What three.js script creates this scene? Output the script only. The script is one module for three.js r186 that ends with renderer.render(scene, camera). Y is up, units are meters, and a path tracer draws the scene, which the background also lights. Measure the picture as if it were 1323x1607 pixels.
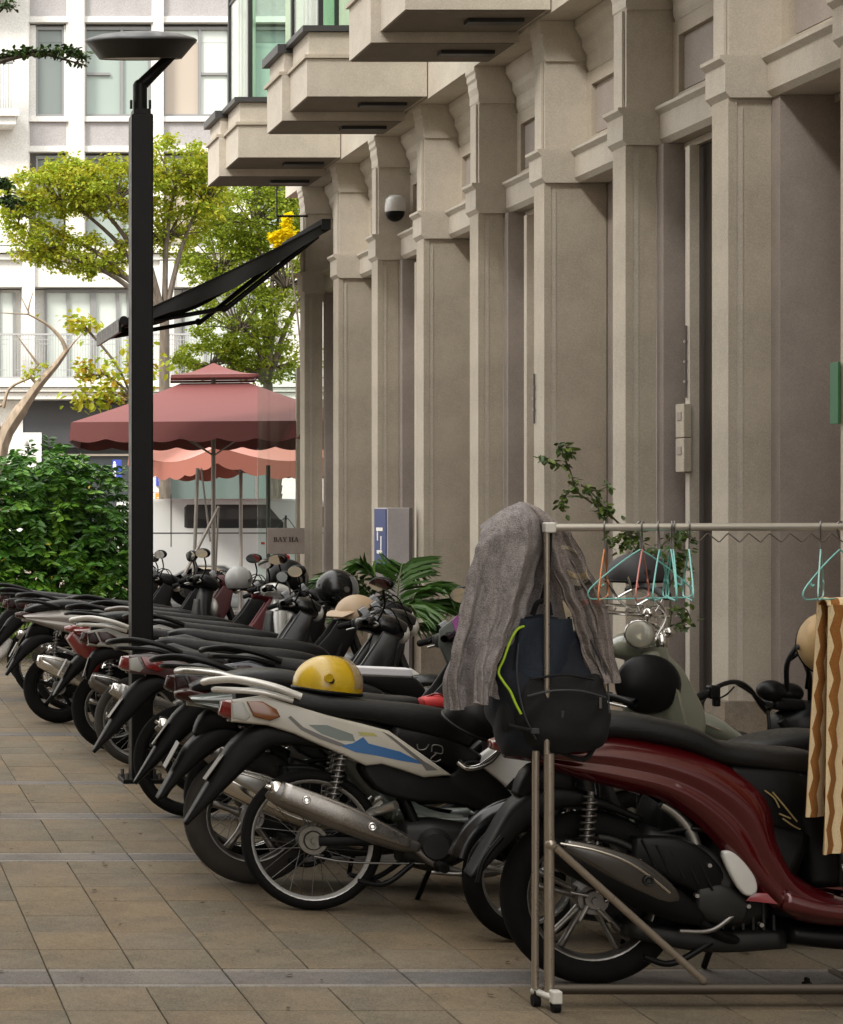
import * as THREE from 'three';
import { mergeGeometries, mergeVertices, toCreasedNormals } from 'three/addons/utils/BufferGeometryUtils.js';
import { RoundedBoxGeometry } from 'three/addons/geometries/RoundedBoxGeometry.js';
import { FontLoader } from 'three/addons/loaders/FontLoader.js';
import { TextGeometry } from 'three/addons/geometries/TextGeometry.js';

// ------------------------------------------------------------------ camera, sky, sun, exposure
const scene = new THREE.Scene();
const camera = new THREE.PerspectiveCamera(2 * Math.atan(803.5 / 3000) * 180 / Math.PI, 1323 / 1607, 0.1, 400);
camera.position.set(0, 1.62, 0);
camera.lookAt(0, 1.62, -10);
camera.setViewOffset(1323, 1607, 906.5, 8.5, 1323, 1607);   // a long lens looking straight down the lane, cropped to its right side
camera.updateProjectionMatrix();
const renderer = new THREE.WebGLRenderer({ antialias: true });
renderer.toneMapping = THREE.LinearToneMapping;
renderer.toneMappingExposure = 2.15;
renderer.shadowMap.enabled = true;
const SUN_DIR = new THREE.Vector3(-0.56, 0.62, 0.50).normalize();
{ // bright overcast sky, a little brighter overhead and round the veiled sun
  const W = 128, H = 64, a = new Float32Array(W * H * 4), d = new THREE.Vector3();
  for (let j = 0; j < H; j++) for (let i = 0; i < W; i++) {
    const el = ((j + 0.5) / H - 0.5) * Math.PI, az = ((i + 0.5) / W - 0.5) * 2 * Math.PI;
    d.set(Math.cos(az) * Math.cos(el), Math.sin(el), Math.sin(az) * Math.cos(el));
    const up = Math.max(0, Math.sin(el)), s = Math.max(0, d.dot(SUN_DIR));
    const L = (0.62 + 0.5 * up) * 1.25 + 0.45 * Math.pow(s, 6), k = el < 0 ? 0.3 : 1;
    a.set([L * 1.0 * k, L * 0.985 * k, L * 0.955 * k, 1], (j * W + i) * 4);
  }
  const t = new THREE.DataTexture(a, W, H, THREE.RGBAFormat, THREE.FloatType);
  t.mapping = THREE.EquirectangularReflectionMapping; t.magFilter = t.minFilter = THREE.LinearFilter; t.needsUpdate = true;
  scene.background = t; scene.environment = t;
}
const sun = new THREE.DirectionalLight(new THREE.Color().setRGB(1, 0.95, 0.87), 2.0);
sun.position.copy(SUN_DIR).multiplyScalar(80).add(new THREE.Vector3(4, 0, -25));
sun.target.position.set(4, 0, -25);
sun.castShadow = true; sun.shadow.radius = 24; sun.shadow.mapSize.set(2048, 2048);
Object.assign(sun.shadow.camera, { left: -45, right: 45, top: 45, bottom: -45, near: 1, far: 200 });
scene.add(sun, sun.target);

// ------------------------------------------------------------------ helpers
let seed = 12345;
const rnd = () => { seed = (seed * 1664525 + 1013904223) >>> 0; return seed / 4294967296; };
const rr = (a, b) => a + (b - a) * rnd();
const reseed = (s) => { seed = s >>> 0; };
const V = (x, y, z) => new THREE.Vector3(x, y, z);
const RGB = (r, g, b) => new THREE.Color().setRGB(r, g, b);
const hash = (x, y, s = 0) => { let h = Math.imul(x | 0, 374761393) ^ Math.imul(y | 0, 668265263) ^ Math.imul(s | 0, 1274126177); h = Math.imul(h ^ (h >>> 13), 1274126177); return ((h ^ (h >>> 16)) >>> 0) / 4294967296; };
function vnoise(x, y, per, s = 0) { // periodic value noise
  const xi = Math.floor(x), yi = Math.floor(y), fx = x - xi, fy = y - yi, m = (v) => ((v % per) + per) % per;
  const u = fx * fx * (3 - 2 * fx), v = fy * fy * (3 - 2 * fy);
  const a = hash(m(xi), m(yi), s), b = hash(m(xi + 1), m(yi), s), c = hash(m(xi), m(yi + 1), s), d = hash(m(xi + 1), m(yi + 1), s);
  return a + (b - a) * u + (c - a) * v + (a - b - c + d) * u * v;
}
const fbm = (x, y, per, s, o = 4) => { let t = 0, a = 0.5, n = 0; for (let i = 0; i < o; i++) { t += a * vnoise(x, y, per, s + i * 17); n += a; x *= 2; y *= 2; per *= 2; a *= 0.5; } return t / n; };
function tex(n, fn, srgb = false) { // fn(u, v) -> value or [r, g, b] in 0..1
  const a = new Uint8Array(n * n * 4);
  for (let j = 0; j < n; j++) for (let i = 0; i < n; i++) {
    let c = fn(i / n, j / n); if (typeof c === 'number') c = [c, c, c];
    a.set([Math.max(0, Math.min(255, c[0] * 255)), Math.max(0, Math.min(255, c[1] * 255)), Math.max(0, Math.min(255, c[2] * 255)), 255], (j * n + i) * 4);
  }
  const t = new THREE.DataTexture(a, n, n, THREE.RGBAFormat, THREE.UnsignedByteType);
  t.wrapS = t.wrapT = THREE.RepeatWrapping; t.magFilter = THREE.LinearFilter; t.minFilter = THREE.LinearMipmapLinearFilter; t.generateMipmaps = true;
  if (srgb) t.colorSpace = THREE.SRGBColorSpace;
  t.needsUpdate = true; return t;
}
function std(c, rough = 0.6, o = {}) {
  const { phys, uv, ...r } = o;
  const m = phys ? new THREE.MeshPhysicalMaterial({ color: RGB(...c), roughness: rough, ...r }) : new THREE.MeshStandardMaterial({ color: RGB(...c), roughness: rough, ...r });
  m.userData.uv = uv || 0; m.side = THREE.DoubleSide; return m;
}
// texture coordinates in metres: each face takes the plane it lies closest to
function boxUV(g, s) {
  if (g.index) g = g.toNonIndexed();
  const p = g.attributes.position, uv = new Float32Array(p.count * 2), a = V(), b = V(), c = V();
  for (let i = 0; i < p.count; i += 3) {
    a.fromBufferAttribute(p, i); b.fromBufferAttribute(p, i + 1); c.fromBufferAttribute(p, i + 2);
    const n = b.clone().sub(a).cross(c.clone().sub(a)), ax = Math.abs(n.x), ay = Math.abs(n.y), az = Math.abs(n.z);
    [a, b, c].forEach((q, k) => {
      const u = ax >= ay && ax >= az ? [q.z, q.y] : ay >= az ? [q.x, q.z] : [q.x, q.y];
      uv[(i + k) * 2] = u[0] / s; uv[(i + k) * 2 + 1] = u[1] / s;
    });
  }
  g.setAttribute('uv', new THREE.BufferAttribute(uv, 2)); return g;
}
function merge(gs) {
  gs = gs.flat().map((g) => {
    let q = g.index ? g.toNonIndexed() : g;
    if (!q.attributes.normal) q.computeVertexNormals();
    if (!q.attributes.uv) q.setAttribute('uv', new THREE.BufferAttribute(new Float32Array(q.attributes.position.count * 2), 2));
    for (const k of Object.keys(q.attributes)) if (!['position', 'normal', 'uv', 'color'].includes(k)) q.deleteAttribute(k);
    q.morphAttributes = {}; return q;
  });
  return gs.length === 1 ? gs[0] : mergeGeometries(gs);
}
const used = {};
function numbered(n) { used[n] = (used[n] ?? -1) + 1; return used[n] ? n + '_' + String(used[n]).padStart(3, '0') : n; }
function part(name, gs, m, parent, label) {
  let g = merge(Array.isArray(gs) ? gs : [gs]);
  if (m.userData.uv) g = boxUV(g, m.userData.uv);
  const o = new THREE.Mesh(g, m); o.castShadow = o.receiveShadow = true;
  o.name = parent ? name : numbered(name);
  if (label) o.userData.label = label;
  (parent || scene).add(o); return o;
}
function tag(o, label, category, group) { o.userData.label = label; o.userData.category = category; if (group) o.userData.group = group; return o; }
function thing(name, label, category, pos = [0, 0, 0], turn = 0, group) {
  const o = new THREE.Group(); o.name = numbered(name); o.position.set(...pos); o.rotation.y = turn; scene.add(o); return tag(o, label, category, group);
}
const parts = (name, gs, m, parent) => gs.map((g) => part(name, g, m, parent));
const structure = (o) => { o.userData.kind = 'structure'; return o; };
const stuff = (o) => { o.userData.kind = 'stuff'; return o; };
// boxes by their limits; d is the distance down the lane (world z = -d)
function bx(x0, x1, y0, y1, d0, d1) { const g = new THREE.BoxGeometry(x1 - x0, y1 - y0, d1 - d0); g.translate((x0 + x1) / 2, (y0 + y1) / 2, -(d0 + d1) / 2); return g; }
function box(w, h, d, x, y, z, r = 0) { const g = r ? new RoundedBoxGeometry(w, h, d, 2, r) : new THREE.BoxGeometry(w, h, d); g.translate(x, y, z); return g; }
function cyl(a, b, r, r2 = r, n = 12, open = false) { // cylinder between two points
  const A = V(...a), B = V(...b), l = A.distanceTo(B), g = new THREE.CylinderGeometry(r2, r, l, n, 1, open);
  g.applyQuaternion(new THREE.Quaternion().setFromUnitVectors(V(0, 1, 0), B.clone().sub(A).normalize())); g.translate((A.x + B.x) / 2, (A.y + B.y) / 2, (A.z + B.z) / 2); return g;
}
function tube(pts, r, n = 8, seg, closed = false) { return new THREE.TubeGeometry(new THREE.CatmullRomCurve3(pts.map((p) => V(...p)), closed, 'centripetal'), seg || pts.length * 6, r, n, closed); }
function ball(r, x, y, z, sx = 1, sy = 1, sz = 1, n = 20) { const g = new THREE.SphereGeometry(r, n, Math.ceil(n * 0.7)); g.scale(sx, sy, sz); g.translate(x, y, z); return g; }
function shapeOf(pts, smooth) {
  const s = new THREE.Shape();
  if (smooth) { const c = new THREE.CatmullRomCurve3(pts.map((p) => V(p[0], p[1], 0)), true, 'centripetal').getPoints(pts.length * 6); s.setFromPoints(c.slice(0, -1).map((p) => new THREE.Vector2(p.x, p.y))); }
  else s.setFromPoints(pts.map((p) => new THREE.Vector2(p[0], p[1])));
  return s;
}
// a plate cut to an outline in the local xy plane, standing between z and z + t, with rounded edges
function plate(pts, z, t, bev = 0.006, smooth = false) {
  const g = new THREE.ExtrudeGeometry(shapeOf(pts, smooth), { depth: Math.max(0.001, t - 2 * bev), bevelEnabled: bev > 0, bevelThickness: bev, bevelSize: bev, bevelOffset: -bev, bevelSegments: 3, curveSegments: 6 });
  g.translate(0, 0, z + bev); return toCreasedNormals(g, 0.6);
}
// a moulding profile [[x, y], ...] run along the lane from d0 to d1
function run(pts, d0, d1) { const g = new THREE.ExtrudeGeometry(shapeOf(pts), { depth: d1 - d0, bevelEnabled: false }); g.translate(0, 0, -d1); return g; }
const spow = (v, e) => Math.sign(v) * Math.pow(Math.abs(v), e);
// a body swept along a path in the local xy plane: pts = [x, y, half width in z, half height across the path, optional z]
function loft(pts, { seg = 18, e = 0.8, sub = 5, cap = true } = {}) {
  const P = [], n = pts.length, at = (i, k) => pts[Math.max(0, Math.min(n - 1, i))][k] ?? 0;
  for (let i = 0; i < n - 1; i++) for (let s = 0; s < sub; s++) {
    const t = s / sub, q = [];
    for (let k = 0; k < 5; k++) { const a = at(i - 1, k), b = at(i, k), c = at(i + 1, k), d = at(i + 2, k); let v = 0.5 * (2 * b + (c - a) * t + (2 * a - 5 * b + 4 * c - d) * t * t + (3 * b - a - 3 * c + d) * t * t * t); if (k === 2 || k === 3) v = Math.max(v, Math.min(b, c)); q.push(v); }
    P.push(q);
  }
  P.push([0, 1, 2, 3, 4].map((k) => at(n - 1, k)));
  const pos = [], uv = [], idx = [];
  P.forEach((p, i) => {
    const a = P[Math.max(0, i - 1)], b = P[Math.min(P.length - 1, i + 1)]; let tx = b[0] - a[0], ty = b[1] - a[1]; const l = Math.hypot(tx, ty) || 1; tx /= l; ty /= l;
    for (let j = 0; j < seg; j++) { const th = (j / seg) * 2 * Math.PI, c = spow(Math.cos(th), e), s = spow(Math.sin(th), e); pos.push(p[0] - ty * s * p[3], p[1] + tx * s * p[3], p[4] + c * p[2]); uv.push(j / seg, i / P.length); }
  });
  for (let i = 0; i < P.length - 1; i++) for (let j = 0; j < seg; j++) { const a = i * seg + j, b = i * seg + (j + 1) % seg; idx.push(a, b, a + seg, b, b + seg, a + seg); }
  if (cap) for (const i of [0, P.length - 1]) { const c = pos.length / 3; pos.push(P[i][0], P[i][1], P[i][4]); uv.push(0, 0); for (let j = 0; j < seg; j++) { const a = i * seg + j, b = i * seg + (j + 1) % seg; i ? idx.push(a, b, c) : idx.push(b, a, c); } }
  const g = new THREE.BufferGeometry(); g.setAttribute('position', new THREE.Float32BufferAttribute(pos, 3)); g.setAttribute('uv', new THREE.Float32BufferAttribute(uv, 2)); g.setIndex(idx); g.computeVertexNormals(); return g;
}
function lathe(pts, n = 36) { return new THREE.LatheGeometry(pts.map((p) => new THREE.Vector2(p[0], p[1])), n); }
// a swelling panel between an upper and a lower edge: stations [top x, top y, bottom x, bottom y], prof(v) = how far it stands out in z
function strip(st, s, prof, nv = 24, sub = 7) {
  const rows = [], n = st.length, at = (i, k) => st[Math.max(0, Math.min(n - 1, i))][k];
  for (let i = 0; i < n - 1; i++) for (let q = 0; q < (i === n - 2 ? sub + 1 : sub); q++) { const t = q / sub; rows.push([0, 1, 2, 3].map((k) => { const a = at(i - 1, k), b = at(i, k), c = at(i + 1, k), d = at(i + 2, k); return 0.5 * (2 * b + (c - a) * t + (2 * a - 5 * b + 4 * c - d) * t * t + (3 * b - a - 3 * c + d) * t * t * t); })); }
  const pos = [], uv = [], idx = [];
  rows.forEach((r, i) => { for (let j = 0; j <= nv; j++) { const v = j / nv, end = Math.min(1, i / 5, (rows.length - 1 - i) / 5); pos.push(r[0] + (r[2] - r[0]) * v, r[1] + (r[3] - r[1]) * v, s * (prof(v, i / rows.length) - 0.03 * (1 - Math.sqrt(end)))); uv.push(i / rows.length, v); } });
  for (let i = 0; i < rows.length - 1; i++) for (let j = 0; j < nv; j++) { const a = i * (nv + 1) + j, b = a + nv + 1; s > 0 ? idx.push(a, a + 1, b, b, a + 1, b + 1) : idx.push(a, b, a + 1, b, b + 1, a + 1); }
  const g = new THREE.BufferGeometry(); g.setAttribute('position', new THREE.Float32BufferAttribute(pos, 3)); g.setAttribute('uv', new THREE.Float32BufferAttribute(uv, 2)); g.setIndex(idx); g.computeVertexNormals(); return g;
}
// cloth: a surface fn(u, v) -> [x, y, z] given a thickness
function cloth(fn, nu, nv, t = 0.006, uvs = null) {
  const g = new THREE.PlaneGeometry(1, 1, nu, nv), p = g.attributes.position, uv = g.attributes.uv;
  for (let i = 0; i < p.count; i++) { const u = uv.getX(i), v = 1 - uv.getY(i); p.setXYZ(i, ...fn(u, v)); if (uvs) uv.setXY(i, u * uvs[0], v * uvs[1]); }
  g.computeVertexNormals();
  const b = g.clone(), q = b.attributes.position, nn = g.attributes.normal;
  for (let i = 0; i < q.count; i++) q.setXYZ(i, q.getX(i) - nn.getX(i) * t, q.getY(i) - nn.getY(i) * t, q.getZ(i) - nn.getZ(i) * t);
  const ix = b.index.array; for (let i = 0; i < ix.length; i += 3) { const k = ix[i]; ix[i] = ix[i + 1]; ix[i + 1] = k; }
  b.computeVertexNormals();
  const ed = [], W = nu + 1, ring = []; for (let i = 0; i <= nu; i++) ring.push(i); for (let j = 1; j <= nv; j++) ring.push(j * W + nu); for (let i = nu - 1; i >= 0; i--) ring.push(nv * W + i); for (let j = nv - 1; j >= 1; j--) ring.push(j * W);
  ring.forEach((a, i) => { const c = ring[(i + 1) % ring.length]; for (const [o, k] of [[p, a], [q, a], [p, c], [p, c], [q, a], [q, c]]) ed.push(o.getX(k), o.getY(k), o.getZ(k)); });
  const e = new THREE.BufferGeometry(); e.setAttribute('position', new THREE.Float32BufferAttribute(ed, 3)); e.computeVertexNormals();
  return merge([g, b, e]);
}

// ------------------------------------------------------------------ procedural surfaces
const tStucco = tex(512, (u, v) => { const a = fbm(u * 6, v * 6, 6, 1, 5), b = hash(u * 512, v * 512, 3); const c = fbm(u * 20, v * 3, 3, 7, 3); const e = hash(u * 128, v * 128, 11) - 0.5, f = hash(u * 256, v * 256, 12) - 0.5; return 0.72 + 0.2 * a + 0.05 * b + 0.05 * c + 0.16 * e + 0.12 * f; });
const tStuccoB = tex(512, (u, v) => 0.5 * fbm(u * 48, v * 48, 48, 5, 3) + 0.4 * hash(u * 512, v * 512, 9));
const tPaver = tex(512, (u, v) => { const a = fbm(u * 5, v * 5, 5, 21, 5), b = hash(u * 512, v * 512, 23), s = fbm(u * 24, v * 24, 24, 27, 3); const e = hash(u * 256, v * 256, 25) - 0.5, k = 0.56 + 0.34 * a + 0.25 * (b - 0.5) + 0.24 * (s - 0.5) + 0.34 * e; const w = fbm(u * 4, v * 4, 4, 33, 3) - 0.5; return [k * (1 + 0.16 * w), k, k * (1 - 0.2 * w)]; });
const tGrain = tex(256, (u, v) => 0.55 * hash(u * 256, v * 256, 41) + 0.45 * fbm(u * 16, v * 16, 16, 43, 3));
const tLeather = tex(256, (u, v) => { let m = 9; const X = u * 24, Y = v * 24, xi = Math.floor(X), yi = Math.floor(Y); for (let j = -1; j < 2; j++) for (let i = -1; i < 2; i++) { const a = ((xi + i) % 24 + 24) % 24, b = ((yi + j) % 24 + 24) % 24, dx = xi + i + hash(a, b, 51) - X, dy = yi + j + hash(a, b, 52) - Y; m = Math.min(m, dx * dx + dy * dy); } return Math.min(1, Math.sqrt(m)); });
const tDirt = tex(256, (u, v) => 0.65 + 0.35 * fbm(u * 5, v * 5, 5, 61, 5));
const tRoughVar = tex(256, (u, v) => [1, 0.55 + 0.45 * fbm(u * 7, v * 7, 7, 71, 5), 1]);
const tHeather = tex(256, (u, v) => { const f = hash(u * 128, v * 256, 81), g = fbm(u * 20, v * 10, 10, 83, 4), h = hash(u * 256, v * 128, 85); const k = 0.42 + 0.4 * (g - 0.5) + 0.36 * (f - 0.5) + 0.3 * (h - 0.5) + 0.12; return [k, k * 0.97, k * 0.96]; });
const tBark = tex(256, (u, v) => 0.4 + 0.6 * fbm(u * 10, v * 3, 3, 91, 4) * (0.7 + 0.3 * hash(u * 256, v * 64, 92)));
const rumple = (g, a, f) => { const p = g.attributes.position, n = g.attributes.normal; for (let i = 0; i < p.count; i++) { const x = p.getX(i) * f, y = p.getY(i) * f, z = p.getZ(i) * f, k = a * (Math.sin(x * 1.3 + 2 * Math.sin(y * 0.9) + z) + 0.6 * Math.sin(y * 2.1 + 1.5 * Math.sin(x * 1.7) - z * 1.3) + 0.4 * Math.sin(x * 3.3 - y * 2.7 + z * 2)); p.setXYZ(i, p.getX(i) + n.getX(i) * k, p.getY(i) + n.getY(i) * k, p.getZ(i) + n.getZ(i) * k); } g.computeVertexNormals(); return g; };
const M = {
  stucco: std([0.555, 0.492, 0.402], 0.92, { map: tStucco, bumpMap: tStuccoB, bumpScale: 0.002, uv: 0.7 }),
  stuccoLight: std([0.63, 0.57, 0.485], 0.9, { map: tStucco, bumpMap: tStuccoB, bumpScale: 0.0015, uv: 0.7 }),
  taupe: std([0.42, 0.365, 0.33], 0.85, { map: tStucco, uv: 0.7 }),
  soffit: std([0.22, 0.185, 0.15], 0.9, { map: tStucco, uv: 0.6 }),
  plinth: std([0.36, 0.29, 0.22], 0.6, { map: tPaver, uv: 0.8 }),
  darkGlass: std([0.035, 0.035, 0.035], 0.12),
  frameDark: std([0.018, 0.018, 0.019], 0.45),
  cap: std([0.045, 0.043, 0.045], 0.5),
  greenGlass: std([0.80, 0.93, 0.86], 0.03, { phys: true, transmission: 1, thickness: 0, ior: 1.5 }),
  clearGlass: std([0.9, 0.96, 0.94], 0.04, { phys: true, transmission: 1, thickness: 0, ior: 1.45 }),
  blackMetal: std([0.006, 0.006, 0.006], 0.5, { phys: true, specularIntensity: 0.4, roughnessMap: tRoughVar, uv: 0.4 }),
  black: std([0.005, 0.005, 0.005], 0.5, { phys: true, specularIntensity: 0.35, roughnessMap: tRoughVar, uv: 0.25 }),
  blackGloss: std([0.006, 0.006, 0.0065], 0.25, { phys: true, specularIntensity: 0.6, clearcoat: 0.4, clearcoatRoughness: 0.15 }),
  plastic: std([0.009, 0.0088, 0.0085], 0.62, { phys: true, specularIntensity: 0.35, map: tDirt, roughnessMap: tRoughVar, uv: 0.3 }),
  seat: std([0.007, 0.0068, 0.0068], 0.5, { phys: true, specularIntensity: 0.55, bumpMap: tLeather, bumpScale: 0.0006, roughnessMap: tRoughVar, uv: 0.12 }),
  rubber: std([0.009, 0.0085, 0.008], 0.85, { phys: true, specularIntensity: 0.3, map: tDirt, bumpMap: tGrain, bumpScale: 0.001, uv: 0.2 }),
  rubberDusty: std([0.04, 0.035, 0.03], 0.9, { map: tDirt, bumpMap: tGrain, bumpScale: 0.001, uv: 0.15 }),
  chrome: std([0.72, 0.70, 0.67], 0.16, { metalness: 1, roughnessMap: tRoughVar, uv: 0.3 }),
  alu: std([0.45, 0.44, 0.42], 0.38, { metalness: 0.9, roughnessMap: tRoughVar, uv: 0.3 }),
  steelDull: std([0.25, 0.235, 0.22], 0.5, { metalness: 0.85, map: tDirt, roughnessMap: tRoughVar, uv: 0.2 }),
  engine: std([0.032, 0.031, 0.029], 0.55, { metalness: 0.6, map: tDirt, uv: 0.2 }),
  hub: std([0.17, 0.155, 0.13], 0.55, { metalness: 0.75, map: tDirt, roughnessMap: tRoughVar, uv: 0.1 }),
  darkSteel: std([0.13, 0.125, 0.12], 0.3, { metalness: 0.9, roughnessMap: tRoughVar, uv: 0.2 }),
  mirror: std([0.85, 0.86, 0.84], 0.03, { metalness: 1 }),
  amber: std([0.17, 0.05, 0.006], 0.18, { phys: true, clearcoat: 1 }),
  darkLens: std([0.030, 0.005, 0.004], 0.2, { phys: true, specularIntensity: 0.7 }),
  redLens: std([0.17, 0.010, 0.009], 0.18, { phys: true, clearcoat: 1 }),
  clearLens: std([0.62, 0.60, 0.55], 0.12, { phys: true, clearcoat: 1 }),
  white: std([0.72, 0.70, 0.66], 0.35, { phys: true, clearcoat: 0.5, clearcoatRoughness: 0.2, map: tDirt, uv: 1.3 }),
};
const paint = (c, o = {}) => std(c, 0.32, { phys: true, clearcoat: 1, clearcoatRoughness: 0.06, ...o });

// ------------------------------------------------------------------ ground: one sheet to the horizon, pavers and granite strips on it, the road beyond
const mGround = std([0.15, 0.122, 0.088], 0.95, { map: tPaver, uv: 1.7 });
structure(part('ground', bx(-150, 150, -0.5, 0, -60, 300), mGround));
{
  const lane = thing('lane_pavement', 'brown square pavers of the lane crossed by grey granite strips', 'pavement'); structure(lane);
  const tones = [[0.215, 0.166, 0.104], [0.206, 0.163, 0.107], [0.224, 0.168, 0.102], [0.200, 0.160, 0.107], [0.212, 0.166, 0.111], [0.228, 0.170, 0.103]].map((c) => std(c, 0.88, { map: tPaver, bumpMap: tGrain, bumpScale: 0.0008 }));
  const strip = [[0.178, 0.156, 0.138], [0.166, 0.148, 0.134], [0.19, 0.166, 0.146]].map((c) => std(c, 0.75, { map: tPaver, bumpMap: tGrain, bumpScale: 0.0006 }));
  const edgeM = std([0.275, 0.24, 0.205], 0.75, { map: tPaver });
  const slab = (w, l, h = 0.012) => { // a paver with a small chamfer, its top at y = 0
    const c = 0.0025, g = new THREE.BufferGeometry(), x = w / 2, z = l / 2, P = [], q = (a, b, cc, d) => P.push(...a, ...b, ...cc, ...a, ...cc, ...d);
    const T = [[-x + c, h, z - c], [x - c, h, z - c], [x - c, h, -z + c], [-x + c, h, -z + c]], B = [[-x, h - c, z], [x, h - c, z], [x, h - c, -z], [-x, h - c, -z]], L = B.map((p) => [p[0], 0.001, p[2]]);
    q(...T); for (let i = 0; i < 4; i++) { const j = (i + 1) % 4; q(B[i], B[j], T[j], T[i]); q(L[i], L[j], B[j], B[i]); }
    g.setAttribute('position', new THREE.Float32BufferAttribute(P, 3)); g.computeVertexNormals(); return g;
  };
  const variants = (w, l, n) => Array.from({ length: n }, (_, k) => { const g = boxUV(slab(w, l), 1.3), uv = g.attributes.uv; for (let i = 0; i < uv.count; i++) uv.setXY(i, uv.getX(i) + k * 0.37, uv.getY(i) + k * 0.61); return g; });
  const W = 0.304, tileV = variants(W - 0.004, 0.297, 6), half = variants(W - 0.006, 0.15, 3);
  const bands = [[6.40, 6.65], [8.66, 8.875], [9.83, 10.03], [11.07, 11.2], [13.4, 13.6], [15.8, 16.0], [18.2, 18.4]];
  const rest = [], stripRest = [], kept = [];
  reseed(77);
  const addStone = (g, m, x, d, name, near) => {
    if (near) { const o = new THREE.Mesh(g, m); o.name = name; o.castShadow = o.receiveShadow = true; o.position.set(x, rr(-0.0012, 0.0012), -d); o.rotation.y = rr(-0.006, 0.006); lane.add(o); return; }
    const q = g.clone(); q.translate(x, rr(-0.0012, 0.0012), -d); (name === 'paver' ? rest : stripRest).push(q);
  };
  let count = 0;
  const rows = []; // the rows between the strips
  let d = 5.2; const stops = [...bands, [21.2, 21.3]];
  for (const [b0, b1] of stops) { const gap = b0 - 0.003 - d, n = Math.max(1, Math.round(gap / 0.302)), s = gap / n; for (let i = 0; i < n; i++) rows.push([d + s * (i + 0.5), s]); d = b1 + 0.003; }
  const inView = (x, dd) => { const px = -245 + 3000 * x / dd; return px > -70 && px < 1400; };
  for (const [dc, s] of rows) for (let i = -14; i < 17; i++) {
    const x = 0.098 + (i + 0.5) * W; if (x > 5.0 || x < -4) continue;
    const seen = inView(x, dc), near = seen && dc > 5.7 && dc < 11.0 && x < 3.4 && count < 296;
    if (!seen && (dc > 9 || x < -0.5)) { if (i % 1) continue; }
    const g = tileV[Math.floor(rnd() * 6)], m = tones[Math.floor(rnd() * 6)];
    if (near) count++;
    if (near) { addStone(g, m, x, dc, 'paver', true); const o = lane.children[lane.children.length - 1]; o.scale.z = (s - 0.0015) / 0.297; }
    else { const q = g.clone(); q.scale(1, 1, (s - 0.0015) / 0.297); q.translate(x, rr(-0.001, 0.001), -dc); rest.push([q, m]); }
  }
  for (let k = 0; k < 6; k++) { const gs = rest.filter((r) => r[1] === tones[k]).map((r) => r[0]); if (gs.length) { const o = new THREE.Mesh(mergeGeometries(gs), tones[k]); o.name = 'paver'; o.receiveShadow = true; lane.add(stuff(o)); } }
  // granite strips: stones about 0.6 m long between two lighter edge lines
  let sc = 0;
  for (const [b0, b1] of bands) {
    const w = b1 - b0, e = Math.min(0.045, w * 0.2), mid = variants(0.602, w - 2 * e - 0.004, 3), edge = boxUV(slab(0.602, e - 0.003), 0.9);
    for (let i = -7; i < 9; i++) {
      const x = 0.098 + (i + 0.5) * 0.608; if (x > 5.0) continue;
      const dc = (b0 + b1) / 2, seen = inView(x, dc) && dc < 13;
      for (const [g, m, dd, nm] of [[mid[sc % 3], strip[(sc * 7) % 3], dc, 'granite_stone'], [edge, edgeM, b0 + e / 2, 'granite_edging'], [edge, edgeM, b1 - e / 2, 'granite_edging']]) {
        const o = new THREE.Mesh(g, m); o.name = nm; o.position.set(x, 0.0005, -dd); o.receiveShadow = true;
        if (seen) lane.add(o); else { const q = g.clone(); q.translate(x, 0.0005, -dd); stripRest.push(q); }
      }
      sc++;
    }
  }
  const o = new THREE.Mesh(mergeGeometries(stripRest), strip[1]); o.name = 'granite_stone'; lane.add(stuff(o));
}
const mRoad = std([0.055, 0.054, 0.052], 0.95, { map: tPaver, bumpMap: tGrain, bumpScale: 0.003, uv: 2.2 });
structure(part('road', bx(-80, 80, 0.002, 0.006, 23.6, 36), mRoad));
structure(part('kerb', bx(-80, 80, 0, 0.11, 23.2, 23.5), M.plinth));
structure(part('far_pavement', bx(-80, 80, 0.002, 0.13, 36.2, 48.7), M.plinth));
{ // dead leaves lying on the pavers
  reseed(5); const gs = [];
  for (let i = 0; i < 90; i++) { const d = rr(6, 13.5), x = rr(0.5, 2.4); const g = new THREE.CircleGeometry(rr(0.006, 0.016), 5); g.scale(1, 0.55, 1); const p = g.attributes.position; for (let k = 0; k < p.count; k++) p.setZ(k, Math.abs(p.getX(k)) * 0.3); g.rotateX(-Math.PI / 2 + rr(-0.2, 0.2)); g.rotateY(rr(0, 6)); g.translate(x, 0.018, -d); gs.push(g); }
  const o = part('leaf_litter', gs, std([0.06, 0.045, 0.025], 0.9)); tag(o, 'tiny dark dead leaves scattered over the brown pavers', 'leaf litter'); stuff(o);
}

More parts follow.
